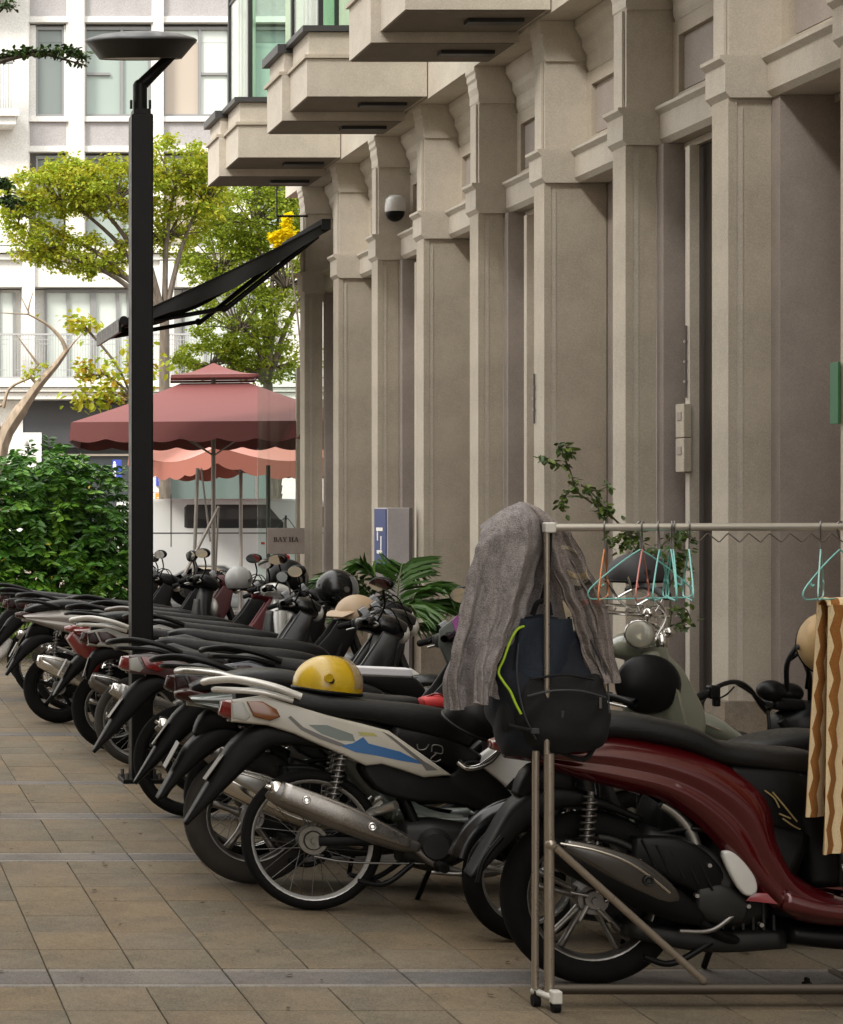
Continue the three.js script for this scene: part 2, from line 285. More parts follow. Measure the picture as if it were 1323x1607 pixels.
// ------------------------------------------------------------------ the terrace of shophouses on the right
const Z0 = 11.01, S = 1.42, zk = (k) => Z0 + S * k;
const XF = 5.0, XR = 5.25, LB = 3.93, LT = 4.17; // pier front, recessed front, ledge bottom and top
const houseLabels = {
  '-2': 'cream shophouse front just past the right edge, nearest to the viewpoint',
  '-1': 'cream shophouse front carrying the green wall plate, behind the striped towel',
  '0': 'cream shophouse front with a leafy potted climber and beige plinth at its pier',
  '1': 'cream shophouse front under the largest and nearest balcony at the top centre',
  '2': 'cream shophouse front carrying the dome security camera on its pier',
  '3': 'farthest cream shophouse front at the street corner with the black awning',
};
const ledgeProf = (x0, x1) => [[x1, LB], [x0 + 0.03, LB], [x0, LB + 0.035], [x0, LT - 0.05], [x0 - 0.03, LT - 0.02], [x0 - 0.03, LT], [x1, LT]];
const capProf = (x0, x1) => [[x1, 4.80], [x0, 4.80], [x0 - 0.010, 4.82], [x0 - 0.010, 4.88], [x0 - 0.022, 4.93], [x0 - 0.022, 4.98], [x0 - 0.034, 5.0], [x0 - 0.034, 5.04], [x0 - 0.045, 5.06], [x0 - 0.045, 5.09], [x1, 5.09]];
const corniceProf = (x0, x1) => [[x1, 4.72], [x0, 4.72], [x0 - 0.015, 4.76], [x0 - 0.015, 4.84], [x0 - 0.05, 4.90], [x0 - 0.05, 4.95], [x0 - 0.10, 5.03], [x0 - 0.10, 5.088], [x1, 5.088]];
function balcony(h, dn) {
  // two stepped slabs with recessed soffit panels, a moulded fascia and a dark rail cap
  const far = dn + 0.62, end = dn + 1.22, F = 5.43, T = 5.66;
  const slab = (x, d0, d1, y0) => {
    const g = [];
    g.push(bx(x, x + 0.16, y0, F, d0, d1), bx(XF - 0.34, XF - 0.04, y0, F, d0, d1), bx(x + 0.16, XF - 0.34, y0, F, d0, d0 + 0.02), bx(x + 0.16, XF - 0.34, y0, F, d1 - 0.06, d1));
    g.push(bx(x + 0.02, XF - 0.03, F + 0.035, T, d0 + 0.02, d1 - 0.02));
    return g;
  };
  part('balcony', [...slab(3.94, dn, far, 5.11), ...slab(3.87, far + 0.002, end, 5.03)], M.stuccoLight, h);
  parts('fascia_moulding', [bx(3.915, XF - 0.06, F + 0.003, F + 0.033, dn - 0.022, far - 0.002), bx(3.845, XF - 0.06, F + 0.003, F + 0.033, far + 0.001, end + 0.02)], M.stucco, h);
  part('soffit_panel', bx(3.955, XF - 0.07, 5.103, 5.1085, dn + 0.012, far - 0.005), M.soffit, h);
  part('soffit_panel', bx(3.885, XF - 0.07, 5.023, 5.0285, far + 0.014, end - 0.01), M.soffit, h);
  for (const [a, b] of [[dn + 0.2, 5.103], [far + 0.2, 5.023]]) part('soffit_lamp', [bx(4.45, 4.85, b - 0.03, b - 0.002, a, a + 0.1)], M.frameDark, h);
  parts('rail_cap', [bx(3.90, XF - 0.06, T + 0.002, T + 0.05, dn - 0.02, far - 0.001), bx(3.83, XF - 0.06, T - 0.03, T + 0.046, far + 0.001, end + 0.03)], M.cap, h);
  // glazed bay standing on the slab
  const gy = T + 0.05, gt = 8.6, gx = 4.06, g0 = dn + 0.09, g1 = end - 0.14;
  for (const [x, d] of [[gx, g0], [gx, g1], [4.50, g0], [4.93, g0], [4.93, g1]]) part('mullion', bx(x, x + 0.04, gy, gt, d, d + 0.04), M.frameDark, h);
  for (const y of [6.9]) part('mullion', [bx(gx + 0.04, 4.93, y, y + 0.03, g0 + 0.006, g0 + 0.034), bx(gx + 0.006, gx + 0.034, y, y + 0.03, g0 + 0.04, g1)], M.frameDark, h);
  part('pane', bx(gx + 0.04, 4.5, gy, gt, g0 + 0.014, g0 + 0.022), M.greenGlass, h);
  part('pane', bx(4.54, 4.93, gy, gt, g0 + 0.014, g0 + 0.022), M.greenGlass, h);
  part('pane', bx(gx + 0.014, gx + 0.022, gy, gt, g0 + 0.04, g1), M.clearGlass, h);
  part('curtain', cloth((u, v) => [4.14 + u * 0.16 + 0.02 * Math.sin(u * 20), gt - v * (gt - gy - 0.03), -(g1 - 0.12 + 0.03 * Math.sin(u * 31))], 16, 1, 0.004), std([0.62, 0.62, 0.57], 0.9), h);
  part('floor_plate', bx(gx, XF, gt, gt + 0.3, dn, end), M.stuccoLight, h);
}
function pier(h, k) {
  const L = 0.19, z = zk(k) - L, even = k % 2 === 0, dep = k === 0 ? 0.27 : even ? 0.47 : 0.22;
  const x1 = XF + dep;
  const gs = [bx(XF + 0.055, x1 - 0.02, 0.52, LB, z, z + L)];
  gs.push(bx(XF, XF + 0.05, 0.522, LB, z - 0.012, z + L)); // the raised margin along the street edge
  part('pier', gs, M.stucco, h);
  part('pier_margin', bx(XF + 0.052, XF + 0.085, 0.524, LB - 0.05, z - 0.007, z - 0.001), M.stuccoLight, h);
  part('plinth', bx(XF - 0.03, x1 + 0.012, 0.014, 0.52, z - 0.035, z + L + 0.03), M.plinth, h);
  // ledge breaking forward round the pier, upper pilaster, capital
  part('ledge_block', [run(ledgeProf(XF - 0.025, XR + 0.002), z - 0.03, z + L + 0.03)], M.stuccoLight, h);
  part('upper_pilaster', [bx(XF + 0.012, XR + 0.1, LT + 0.002, 4.80, z + 0.004, z + L - 0.004), bx(XF - 0.006, XF + 0.009, LT + 0.002, 4.8, z + 0.03, z + L - 0.03)], M.stuccoLight, h);
  part('capital', run(capProf(XF + 0.012, XR + 0.1), z - 0.012, z + L + 0.012), M.stuccoLight, h);
}
const mBrownGlass = std([0.07, 0.06, 0.052], 0.3);
function house(j) {
  const d0 = zk(2 * j), d1 = j === 3 ? d0 + 2 * S - 0.75 : d0 + 2 * S;
  const h = thing('shophouse', houseLabels[j], 'shophouse', [0, 0, 0], 0, 'cream shophouses of the terrace');
  for (const k of [2 * j, 2 * j + 1]) {
    pier(h, k);
    const a = zk(k), b = k === 7 ? d1 - 0.02 : zk(k + 1) - 0.19;
    // recessed shopfront between this pier and the next one further on
    const bk = k % 2 === 0 ? (k === -2 ? 5.33 : 5.34) : 5.56;
    if (b > a) {
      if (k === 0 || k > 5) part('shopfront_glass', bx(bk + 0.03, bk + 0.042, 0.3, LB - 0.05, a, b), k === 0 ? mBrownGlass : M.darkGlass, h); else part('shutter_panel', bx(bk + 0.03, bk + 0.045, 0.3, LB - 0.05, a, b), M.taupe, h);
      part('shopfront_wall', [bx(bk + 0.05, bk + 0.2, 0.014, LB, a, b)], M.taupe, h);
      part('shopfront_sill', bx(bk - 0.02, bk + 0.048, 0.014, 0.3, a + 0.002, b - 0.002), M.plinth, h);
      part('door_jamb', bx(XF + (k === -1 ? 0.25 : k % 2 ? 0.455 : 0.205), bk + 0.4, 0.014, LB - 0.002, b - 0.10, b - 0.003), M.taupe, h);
      part('door_frame', [bx(bk - 0.012, bk + 0.028, 0.3, LB - 0.05, a + 0.13, a + 0.18),  bx(bk - 0.01, bk + 0.028, LB - 0.048, LB - 0.004, a, b - 0.11)], M.stucco, h);
      if (k === 0 || k === 2 || k === 4) part('trunking', bx(5.265, 5.325, 0.32, LB - 0.06, b - 0.34, b - 0.28), M.stuccoLight, h);
      part('ledge', run(ledgeProf(XR - 0.04, XR + 0.5), a + 0.032, b - 0.032), M.stuccoLight, h);
      part('upper_wall', [bx(XR + 0.1, XR + 0.5, LT + 0.001, 4.72, a - 0.02, b + 0.02), bx(XR + 0.06, XR + 0.098, LT + 0.002, 4.72, a - 0.01, a + 0.08), bx(XR + 0.06, XR + 0.098, LT + 0.002, 4.72, b - 0.08, b + 0.01), bx(XR + 0.06, XR + 0.098, LT + 0.002, LT + 0.08, a + 0.081, b - 0.081), bx(XR + 0.06, XR + 0.098, 4.62, 4.718, a + 0.081, b - 0.081)], M.stucco, h);
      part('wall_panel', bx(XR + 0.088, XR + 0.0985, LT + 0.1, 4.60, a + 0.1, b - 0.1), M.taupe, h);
      part('cornice', run(corniceProf(XR + 0.06, XR + 0.5), a + 0.031, b - 0.031), M.stuccoLight, h);
    }
  }
  part('storey_wall', bx(4.97, 5.4, 5.092, 15.5, d0 - 0.1, d1 - 0.102), M.stuccoLight, h);
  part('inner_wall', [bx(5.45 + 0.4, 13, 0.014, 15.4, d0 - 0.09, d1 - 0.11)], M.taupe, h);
  part('roof', bx(4.8, 13.2, 15.5, 15.8, d0 - 0.1, d1 - 0.103), M.stucco, h);
  balcony(h, d0 - 0.43);
  return h;
}
const houses = {};
for (let j = -2; j <= 3; j++) houses[j] = house(j);
{ // the same terrace goes on beside and behind the camera
  const o = thing('terrace_behind', 'plain continuation of the cream terrace beyond the right edge', 'terrace');
  part('wall', bx(5.0, 13, 0.014, 15.5, -24, 5.2), M.stucco, o);
  part('roof', bx(4.8, 13.2, 15.5, 15.8, -24, 5.2), M.stucco, o);
  part('plinth', bx(4.96, 4.998, 0.014, 0.5, -24, 5.2), M.plinth, o);
  for (let i = 0; i < 9; i++) part('shopfront_glass', bx(4.985, 4.997, 0.6, 3.6, -23 + i * 3.1, -21 + i * 3.1), M.darkGlass, o);
}
{ // facing terrace on the other side of the lane, outside the frame
  const o = thing('facing_terrace', 'cream terrace on the other side of the lane beyond the left edge', 'terrace');
  part('wall', bx(-15, -4.6, 0.014, 15, -11, 12), M.stucco, o);
  part('roof', bx(-15.2, -4.4, 15, 15.3, -11, 12), M.stucco, o);
  for (let i = 0; i < 7; i++) { part('shopfront_glass', bx(-4.597, -4.585, 0.4, 3.4, -10.2 + i * 3.1, -8 + i * 3.1), M.darkGlass, o); for (let s = 0; s < 3; s++) part('window', bx(-4.597, -4.585, 5.2 + s * 3.3, 7.2 + s * 3.3, -10.2 + i * 3.1, -8.4 + i * 3.1), M.darkGlass, o); }
}
// things fixed to the terrace
{
  const o = thing('dome_camera', 'white dome security camera with black globe on an upper pilaster', 'security camera', [5.14, 4.37, -17.82]);
  part('housing', [lathe([[0, 0.15], [0.05, 0.148], [0.085, 0.12], [0.095, 0.06], [0.095, 0.0], [0.085, -0.005]], 28)], M.white, o);
  part('dome', [new THREE.SphereGeometry(0.086, 24, 12, 0, 6.2832, Math.PI / 2, Math.PI / 2).scale(1, 1.05, 1).translate(0, -0.004, 0)], M.black, o);
  part('bracket', [box(0.06, 0.06, 0.09, 0, 0.1, -0.08), box(0.1, 0.12, 0.016, 0, 0.1, -0.02 - 0.006)], M.white, o);
}
{
  const mk = (x, d, y0, y1, label) => { const o = thing('wall_conduit', label, 'conduit', [x, 0, -d]); part('pipe', [cyl([0, y0, 0], [0, y1, 0], y1 > 4 ? 0.02 : 0.006)], y1 > 4 ? M.frameDark : std([0.09, 0.08, 0.075], 0.6), o); for (const y of [y0 + 0.1, (y0 + y1) / 2, y1 - 0.1]) part('clip', box(0.03, 0.015, 0.02, 0.005, y, -0.006), M.taupe, o); return o; };
  mk(5.255, 11.93, 2.3, 2.75, 'thin grey conduit above the meter boxes in the doorway right of centre');
  mk(4.99, 13.82, 2.22, 2.58, 'short grey conduit on the pier edge behind the climbing plant');
  mk(5.06, 21.03, 0.3, 4.2, 'tall dark downpipe at the far street corner beside the awning');
  const b = thing('meter_box', 'pair of small pale meter boxes on the doorway wall', 'meter box', [5.24, 1.82, -11.93]);
  for (const y of [0.335, 0.12]) { part('case', box(0.05, 0.21, 0.12, 0, y, 0, 0.006), M.stucco, b); part('window', box(0.006, 0.05, 0.06, -0.027, y + 0.03, 0), M.taupe, b); }
  const g = thing('wall_plate', 'narrow green plate fixed to the pier at the right edge', 'wall plate', [4.985, 1.98 + 0.21, -9.612]);
  part('plate', box(0.014, 0.31, 0.08, 0, 0, 0, 0.003), std([0.02, 0.13, 0.045], 0.5), g); part('fixing', [box(0.02, 0.02, 0.02, 0.012, 0.1, 0), box(0.02, 0.02, 0.02, 0.012, -0.1, 0)], M.steelDull, g);
  const f = thing('wire_bracket', 'thin black wire bracket hanging under the farthest balcony', 'bracket', [0, 0, 0]);
  part('rod', [tube([[4.62, 5.1, -20.4], [4.62, 4.72, -20.4]], 0.008), tube([[4.62, 4.72, -20.4], [4.95, 4.72, -20.4]], 0.012)], M.frameDark, f);
}
{ // black awning at the far end, folded out over the lane
  const o = thing('awning', 'black retractable awning reaching out from the far shophouse over the lane', 'awning');
  const a0 = 19.62, a1 = 21.35, A = [4.98, 4.55], B = [2.87, 3.53];
  part('fabric', cloth((u, v) => { const x = A[0] + (B[0] - A[0]) * v, y = A[1] + (B[1] - A[1]) * v - Math.sin(Math.PI * Math.pow(v, 0.8)) * (0.02 + 0.14 * Math.sin(Math.PI * u)); return [x, y, -(a0 + u * (a1 - a0))]; }, 14, 16, 0.008), std([0.010, 0.0095, 0.009], 0.85), o);
  for (const dd of [a0 + 0.02, a1 - 0.02]) part('side_flap', cloth((u, v) => { const x = A[0] + (B[0] - A[0]) * u, y = A[1] + (B[1] - A[1]) * u - 0.02 * Math.sin(Math.PI * u); return [x, y - v * (0.06 + 0.13 * Math.sin(Math.PI * Math.min(1, u * 0.95 + 0.05)) + 0.006 * Math.sin(u * 30)), -dd + 0.03 * v * Math.sin(u * 18)]; }, 40, 5, 0.006), std([0.010, 0.0095, 0.009], 0.85), o);
  part('front_bar', [cyl([B[0], B[1], -a0 + 0.03], [B[0], B[1], -a1 - 0.03], 0.045), bx(B[0] - 0.05, B[0] - 0.02, B[1] - 0.12, B[1] + 0.01, a0, a1)], M.blackMetal, o);
  part('cassette', [bx(4.9, 4.99, 4.46, 4.57, a0 - 0.03, a1 + 0.03)], std([0.012, 0.012, 0.012], 0.95), o);
  for (const d of [a0 + 0.15, a1 - 0.15]) part('arm', [cyl([4.9, 4.42, -d], [3.95, 3.66, -d - 0.1], 0.028), cyl([3.95, 3.68, -d - 0.1], [B[0] + 0.03, B[1] - 0.04, -d], 0.024), ball(0.04, 3.95, 3.68, -d - 0.1)], M.blackMetal, o);
}
{ // glass screen closing the corner
  const o = thing('glass_screen', 'clear glass wind screen standing at the far corner beside the parasol', 'glass screen', [0, 0, -21.9]);
  part('pane', box(0.44, 2.9, 0.01, 4.96, 1.75, 0), M.clearGlass, o);
  part('post', [box(0.05, 3.2, 0.05, 5.205, 1.6, 0), box(0.44, 0.05, 0.03, 4.96, 0.27, 0)], M.stucco, o);
}

// ------------------------------------------------------------------ the white block across the street
const BD = 48.8, bX = (px) => BD * (px + 245) / 3000, bY = (py) => 1.62 + BD * (795 - py) / 3000; // survey of the block's own front
const mWall = std([0.74, 0.73, 0.695], 0.9, { map: tStucco, uv: 3 }), mGreyPanel = std([0.42, 0.40, 0.40], 0.9, { map: tStucco, uv: 3 });
const mPaneA = std([0.30, 0.36, 0.33], 0.08), mPaneB = std([0.17, 0.20, 0.19], 0.08), mPaneW = std([0.55, 0.60, 0.56], 0.15), mPaneT = std([0.42, 0.36, 0.30], 0.5), mShop = std([0.05, 0.058, 0.062], 0.15), mFrame2 = std([0.22, 0.22, 0.22], 0.5);
{
  const o = thing('apartment_block', 'bright white apartment block with grey spandrels and glazed bays across the street', 'building');
  const pb = (x0, x1, y0, y1, dz0, dz1) => bx(bX(x0), bX(x1), bY(y1), bY(y0), BD - dz1, BD - dz0); // pixels of the survey, dz = metres proud of the wall
  part('wall', [bx(-14, bX(-300), 4.6, 24, BD, BD + 10), bx(bX(-300), bX(900), 4.6, bY(592), BD + 0.3, BD + 10), bx(bX(-300), bX(900), bY(590), bY(452), BD + 0.42, BD + 10), bx(bX(-300), bX(900), bY(450), bY(386), BD, BD + 10)], mWall, o);
  part('core', bx(-14, bX(900), 0.13, 24, BD + 0.6, BD + 12), mWall, o);
  // upper storeys: pilasters, sills, spandrel panels, windows; bays repeat beyond the frame
  const bays = [[47, 104], [134, 238], [257, 362], [395, 500], [520, 625], [-75, -35]];
  for (const up of [0, -203, -406]) for (const [b0, b1] of bays) {
    part('spandrel', pb(b0, b1, 192 + up, 229 + up, -0.2, 0.0), mGreyPanel, o);
    part('sill', pb(b0 - 3, b1 + 3, 183.5 + up, 191.5 + up, -0.2, 0.09), mWall, o);
    part('lintel', pb(b0 - 3, b1 + 3, 229.5 + up, 238.5 + up, -0.2, 0.06), mWall, o);
    const a = b0 === 47 ? 57 : b0, c = b0 === 47 ? 101 : b1;
    for (const dy of [0, 203]) { if (dy && up) continue;
      const y0 = 40 + up + dy, y1 = 182.5 + up + dy, n = b0 === 47 ? 1 : 2;
      const f = part('window', [pb(a, c, y0, y0 + 5, -0.26, -0.12), pb(a, c, y1 - 5, y1, -0.26, -0.12), pb(a, a + 3.2, y0 + 5.1, y1 - 5.1, -0.26, -0.12), pb(c - 3.2, c, y0 + 5.1, y1 - 5.1, -0.26, -0.12), ...(n > 1 ? [pb(b0 + 56, b0 + 60, y0 + 5.1, y1 - 5.1, -0.255, -0.115), pb(b0 === 134 ? a + 3.3 : b0 + 60.1, b0 === 134 ? b0 + 40 : c - 3.3, 112 + up + dy, 116 + up + dy, -0.25, -0.13)] : [])], mFrame2, o);
      for (let i = 0; i < n; i++) part('pane', pb(n === 1 ? a + 3 : i ? b0 + 60 : a + 3, n === 1 ? c - 3 : i ? c - 3 : b0 + 56, y0 + 5, y1 - 5, -0.22, -0.2), b0 === 257 && !i ? mPaneT : b0 === 257 ? mPaneW : n === 1 ? mPaneB : mPaneA, f);
      part('blind', pb(a + 3, c - 3, y0 + 5, y0 + 24, -0.199, -0.19), b0 === 257 ? mPaneW : mPaneB, f);
    }
  }
  for (const [a, b] of [[-35, 44], [107, 131], [240, 255], [365, 392], [503, 517], [628, 700]]) part('pilaster', pb(a, b, -560, 386, -0.2, 0.16), mWall, o);
  part('wall_above', [pb(104.1, 106.9, -560, 386, -0.2, 0.0), pb(131.1, 133.9, -560, 386, -0.2, 0), pb(238.1, 239.9, -560, 386, -.2, 0), pb(255.1, 256.9, -560, 386, -.2, 0), pb(362.1, 364.9, -560, 386, -.2, 0), pb(44.1, 46.9, -560, 386, -.2, 0), pb(47, 56.9, 38, 183, -0.3, -0.1), pb(101.1, 104, 38, 183, -0.3, -0.1)], mWall, o);
  // cornice over the first floor, first-floor balcony with iron railing, tall windows
  part('string_course', [pb(-300, 900, 388, 398, 0.0, 0.22), pb(-300, 900, 400, 408, 0.0, 0.12)], mWall, o);
  part('pilaster', pb(35, 54, 410, 592, -0.4, 0.1), mWall, o); part('pilaster', pb(250, 272, 410, 592, -0.4, 0.1), mWall, o);
  for (const [a, b] of [[73, 205], [290, 440], [-90, 2]]) {
    const f = part('tall_window', [pb(a, b, 452, 457, -0.42, -0.3), pb(a, a + 3, 457.1, 592, -0.42, -0.3), pb(b - 3, b, 457.1, 592, -0.42, -0.3), pb(a + 34, a + 38, 457.1, 592, -0.42, -0.28), pb(a + 71, a + 80, 457.1, 592, -0.42, -0.26), pb(a + 112, a + 116, 457.1, 592, -0.42, -0.28)], mFrame2, o);
    for (const [c, d] of [[a + 3, a + 34], [a + 38, a + 71], [a + 80, a + 112], [a + 116, b - 3]]) if (d > c) part('pane', pb(c, d, 457, 592, -0.38, -0.36), mPaneW, f);
  }
  part('balcony_slab', [pb(-300, 900, 597, 610, 0.0, 0.75), pb(-300, 900, 611, 617, 0.0, 0.68), pb(-300, 900, 618, 628, 0.0, 0.58)], mWall, o);
  const rail = []; for (let x = -60; x < 480; x += 4.2) { const w = 0.4; rail.push(pb(x - w, x + w, 530, 594, 0.66, 0.68)); }
  const hoops = []; for (let x = -50; x < 470; x += 34) hoops.push(pb(x, x + 26, 536, 537, 0.655, 0.685), pb(x + 3, x + 23, 543, 544, 0.655, 0.685), pb(x + 3, x + 23, 583, 584, 0.655, 0.685));
  const rm = std([0.36, 0.36, 0.36], 0.5, {});
  part('railing', [...rail, pb(-60, 480, 527, 529.8, 0.64, 0.70), pb(-60, 480, 594, 596, 0.64, 0.70), ...hoops], rm, o);
  for (const y of [110, -93]) { const b2 = []; for (let x = -60; x < 16; x += 4) b2.push(pb(x, x + 0.8, y, y + 72, 0.9, 0.93)); part('railing', [...b2, pb(-60, 16, y, y + 3, 0.88, 0.95)], mFrame2, o); part('balcony_slab', [pb(-60, 24, y + 73, y + 84, 0.1, 1.0), pb(-60, 20, y + 84.2, y + 96, 0.1, 0.9)], mWall, o); }
  // ground floor: dark fascia, glass, white piers
  part('shop_fascia', pb(37, 236, 629, 702, -0.3, -0.05), std([0.045, 0.046, 0.05], 0.6), o);
  part('shop_glass', pb(37, 236, 703, 888, -0.35, -0.3), mShop, o); part('shop_glass', pb(264, 430, 629, 888, -0.35, -0.3), std([0.10, 0.135, 0.125], 0.12), o);
  part('transom', [pb(60, 236, 712, 715, -0.3, -0.22)], mPaneT, o); part('shop_frame', [pb(62, 64, 703, 888, -0.3, -0.22), pb(130, 132, 716, 888, -0.3, -0.22)], mFrame2, o);
  parts('shop_pier', [pb(-40, 36, 629, 890, -0.5, 0.0), pb(237, 263, 629, 890, -0.5, 0.05), pb(431, 520, 629, 890, -0.5, 0.0)], mWall, o);
  for (let y = 652; y < 880; y += 24) part('groove', pb(237.5, 262.5, y, y + 1.6, 0.03, 0.0515), mGreyPanel, o);
  part('wall_unit', pb(18, 62, 680, 742, 0.0, 0.5), mWall, o);
}
{
  const s = (name, label, cat, x0, x1, y0, y1, cols, dz) => { const o = thing(name, label, cat, [bX((x0 + x1) / 2), bY(y1), -(BD - dz)]); const w = bX(x1) - bX(x0), h = bY(y0) - bY(y1); part('board', box(w, h, 0.06, 0, h / 2, 0, 0.01), cols[0], o); if (cols[1]) part('print', cols[2](w, h), cols[1], o); return o; };
  const blue = std([0.035, 0.06, 0.36], 0.5), wh = std([0.75, 0.76, 0.78], 0.5), orange = std([0.75, 0.25, 0.04], 0.5);
  s('shop_sign', 'upright blue and white shop sign above the green bush', 'sign', 174, 188, 722, 750, [blue, wh, (w, h) => [box(w * 0.35, h * 0.7, 0.012, -w * 0.3, h * 0.42, 0.037), ball(w * 0.13, -w * 0.3, h * 0.84, 0.036, 1, 1, 0.2)]], 0.3);
  s('blue_plate', 'small dark blue address plate on the white pier behind the lamp post', 'sign', 244, 261, 748, 763, [blue, wh, (w, h) => [box(w * 0.6, h * 0.08, 0.012, 0, h * 0.62, 0.027), box(w * 0.45, h * 0.08, 0.012, 0, h * 0.38, 0.027)]], 0.1);
  s('orange_plate', 'small orange plate on the white pier under the blue one', 'sign', 243, 262, 774, 788, [orange, wh, (w, h) => [box(w * 0.8, h * 0.06, 0.012, 0, h * 0.5, 0.027)]], 0.1);
  const rw = thing('barrier_post', 'red and white banded post behind the drooping parasol', 'post', [bX(427), 0.13, -(BD - 4)]);
  for (let i = 0; i < 7; i++) part('band', cyl([0, i * 0.4, 0], [0, i * 0.4 + 0.398, 0], 0.11), i % 2 ? std([0.45, 0.04, 0.04], 0.6) : wh, rw);
  const tr = thing('palm_trunk', 'rough grey palm trunk standing behind the drooping parasol', 'tree', [bX(389), 0.13, -(BD - 3)]);
  const tk = []; for (let i = 0; i < 18; i++) tk.push(cyl([0, i * 0.2, 0], [0, i * 0.2 + 0.2, 0], 0.17, 0.2, 12)); part('trunk', tk, std([0.16, 0.13, 0.10], 0.95, { map: tBark, uv: 0.5 }), tr);
  for (const [x, h] of [[363, 2.4], [368, 1.6]]) { const p = thing('bollard', x === 363 ? 'thin pale pole left of the palm trunk behind the pickup' : 'short pale pole right beside the palm trunk behind the pickup', 'pole', [bX(x), 0.13, -(BD - 3)]); part('shaft', cyl([0, 0, 0], [0, h, 0], 0.045), M.steelDull, p); part('foot', cyl([0, 0, 0], [0, 0.05, 0], 0.1), M.steelDull, p); }
}

// ------------------------------------------------------------------ foliage
const vc = (c, r = 0.7, t = 0.25) => std(c, r, { phys: true, vertexColors: true, transmission: t, thickness: 0 });
const mLeaf = std([1, 1, 1], 0.65, { phys: true, vertexColors: true, transmission: 0.58, thickness: 0, specularIntensity: 0.2 });
const mLeafGloss = std([1, 1, 1], 0.42, { vertexColors: true });
// leaves as folded blades with colours of their own; list = [x, y, z, size, [r, g, b], dir?]
function leafMesh(list, aspect = 0.5, droop = 0.3) {
  const P = [], C = [], Q = new THREE.Quaternion(), e = new THREE.Euler(), p = V();
  for (const [x, y, z, s, c, dir] of list) {
    if (dir) { Q.setFromUnitVectors(V(1, 0, 0), dir); Q.multiply(new THREE.Quaternion().setFromAxisAngle(V(1, 0, 0), rr(-0.9, 0.9))); } else { e.set(rr(-0.9, 0.9), rr(0, 6.283), rr(-0.9, 0.5)); Q.setFromEuler(e); }
    const w = s * aspect * 0.5, pts = [[0, 0, 0], [s * 0.35, s * 0.06, w], [s * 0.75, -s * droop * 0.2, w * 0.75], [s, -s * droop * 0.5, 0], [s * 0.75, -s * droop * 0.2, -w * 0.75], [s * 0.35, s * 0.06, -w], [s * 0.5, -s * 0.08, 0]];
    const t = pts.map((q) => { p.set(...q).applyQuaternion(Q); return [p.x + x, p.y + y, p.z + z]; });
    for (const [a, b, d] of [[0, 1, 6], [1, 2, 6], [2, 3, 6], [3, 4, 6], [4, 5, 6], [5, 0, 6]]) { P.push(...t[a], ...t[b], ...t[d]); for (let k = 0; k < 3; k++) C.push(...c); }
  }
  const g = new THREE.BufferGeometry(); g.setAttribute('position', new THREE.Float32BufferAttribute(P, 3)); g.setAttribute('color', new THREE.Float32BufferAttribute(C, 3)); g.computeVertexNormals(); return g;
}
const pick = (a) => a[Math.floor(rnd() * a.length)];
const gauss = () => (rnd() + rnd() + rnd() - 1.5) * 0.9;
function limb(pts, r0, r1, n = 7) { // tapering branch
  const c = new THREE.CatmullRomCurve3(pts.map((p) => V(...p)), false, 'centripetal'), seg = pts.length * 4, g = new THREE.TubeGeometry(c, seg, 1, n), p = g.attributes.position, q = V();
  for (let i = 0; i <= seg; i++) { c.getPointAt(i / seg, q); const r = r0 + (r1 - r0) * (i / seg); for (let j = 0; j <= n; j++) { const k = i * (n + 1) + j; p.setXYZ(k, q.x + (p.getX(k) - q.x) * r, q.y + (p.getY(k) - q.y) * r, q.z + (p.getZ(k) - q.z) * r); } }
  g.computeVertexNormals(); return g;
}
const mBark = std([0.20, 0.165, 0.13], 0.95, { map: tBark, uv: 0.4 }), mBarkPale = std([0.42, 0.33, 0.24], 0.9, { map: tBark, uv: 0.5 });
function tree(o, { base, fork, blobs, n, size, cols, seedN, barkR = 0.13, mat = mLeaf, sparse = 0.0, twigs = 4 }) {
  reseed(seedN); const wood = [limb([base, [base[0] + rr(-0.1, 0.1), (base[1] + fork[1]) / 2, base[2]], fork], barkR, barkR * 0.7, 9)], leaves = [];
  for (const [cx, cy, cz, rx, ry, rz, w] of blobs) {
    const end = [cx + rr(-0.2, 0.2) * rx, cy - ry * 0.1, cz];
    wood.push(limb([fork, [(fork[0] * 1.2 + cx * 0.8) / 2, (fork[1] * 0.9 + cy * 1.1) / 2, (fork[2] + cz) / 2], end], barkR * 0.5, 0.02));
    const clumps = Math.max(4, Math.round(n * w / 34));
    for (let k = 0; k < clumps; k++) {
      let x, y, z; do { x = rr(-1, 1); y = rr(-1, 1); z = rr(-1, 1); } while (x * x + y * y + z * z > 1);
      const l = Math.hypot(x, y, z), f = Math.pow(l, -0.35); x *= f; y *= f; z *= f; // favour the outside
      const px = cx + x * rx, py = cy + y * ry, pz = cz + z * rz;
      if (k % twigs === 0) wood.push(limb([[cx + x * rx * 0.1, cy - ry * 0.4, cz + z * rz * 0.1], [cx + x * rx * 0.5, cy + y * ry * 0.4 - 0.1, cz + z * rz * 0.5], [px, py, pz]], 0.022, 0.006, 4));
      const m = Math.round(34 * rr(0.5, 1.4)), sp = size * rr(1.2, 3.0), tone = pick(cols);
      for (let i = 0; i < m; i++) { const c = rnd() < 0.6 ? tone : pick(cols), v = rr(0.8, 1.2); leaves.push([px + gauss() * sp, py + gauss() * sp * 0.6, pz + gauss() * sp, size * rr(0.6, 1.15), [c[0] * v, c[1] * v, c[2] * v]]); }
    }
  }
  part('trunk', wood, mBark, o); stuff(part('crown', leafMesh(leaves, 0.62), mat, o)); return o;
}
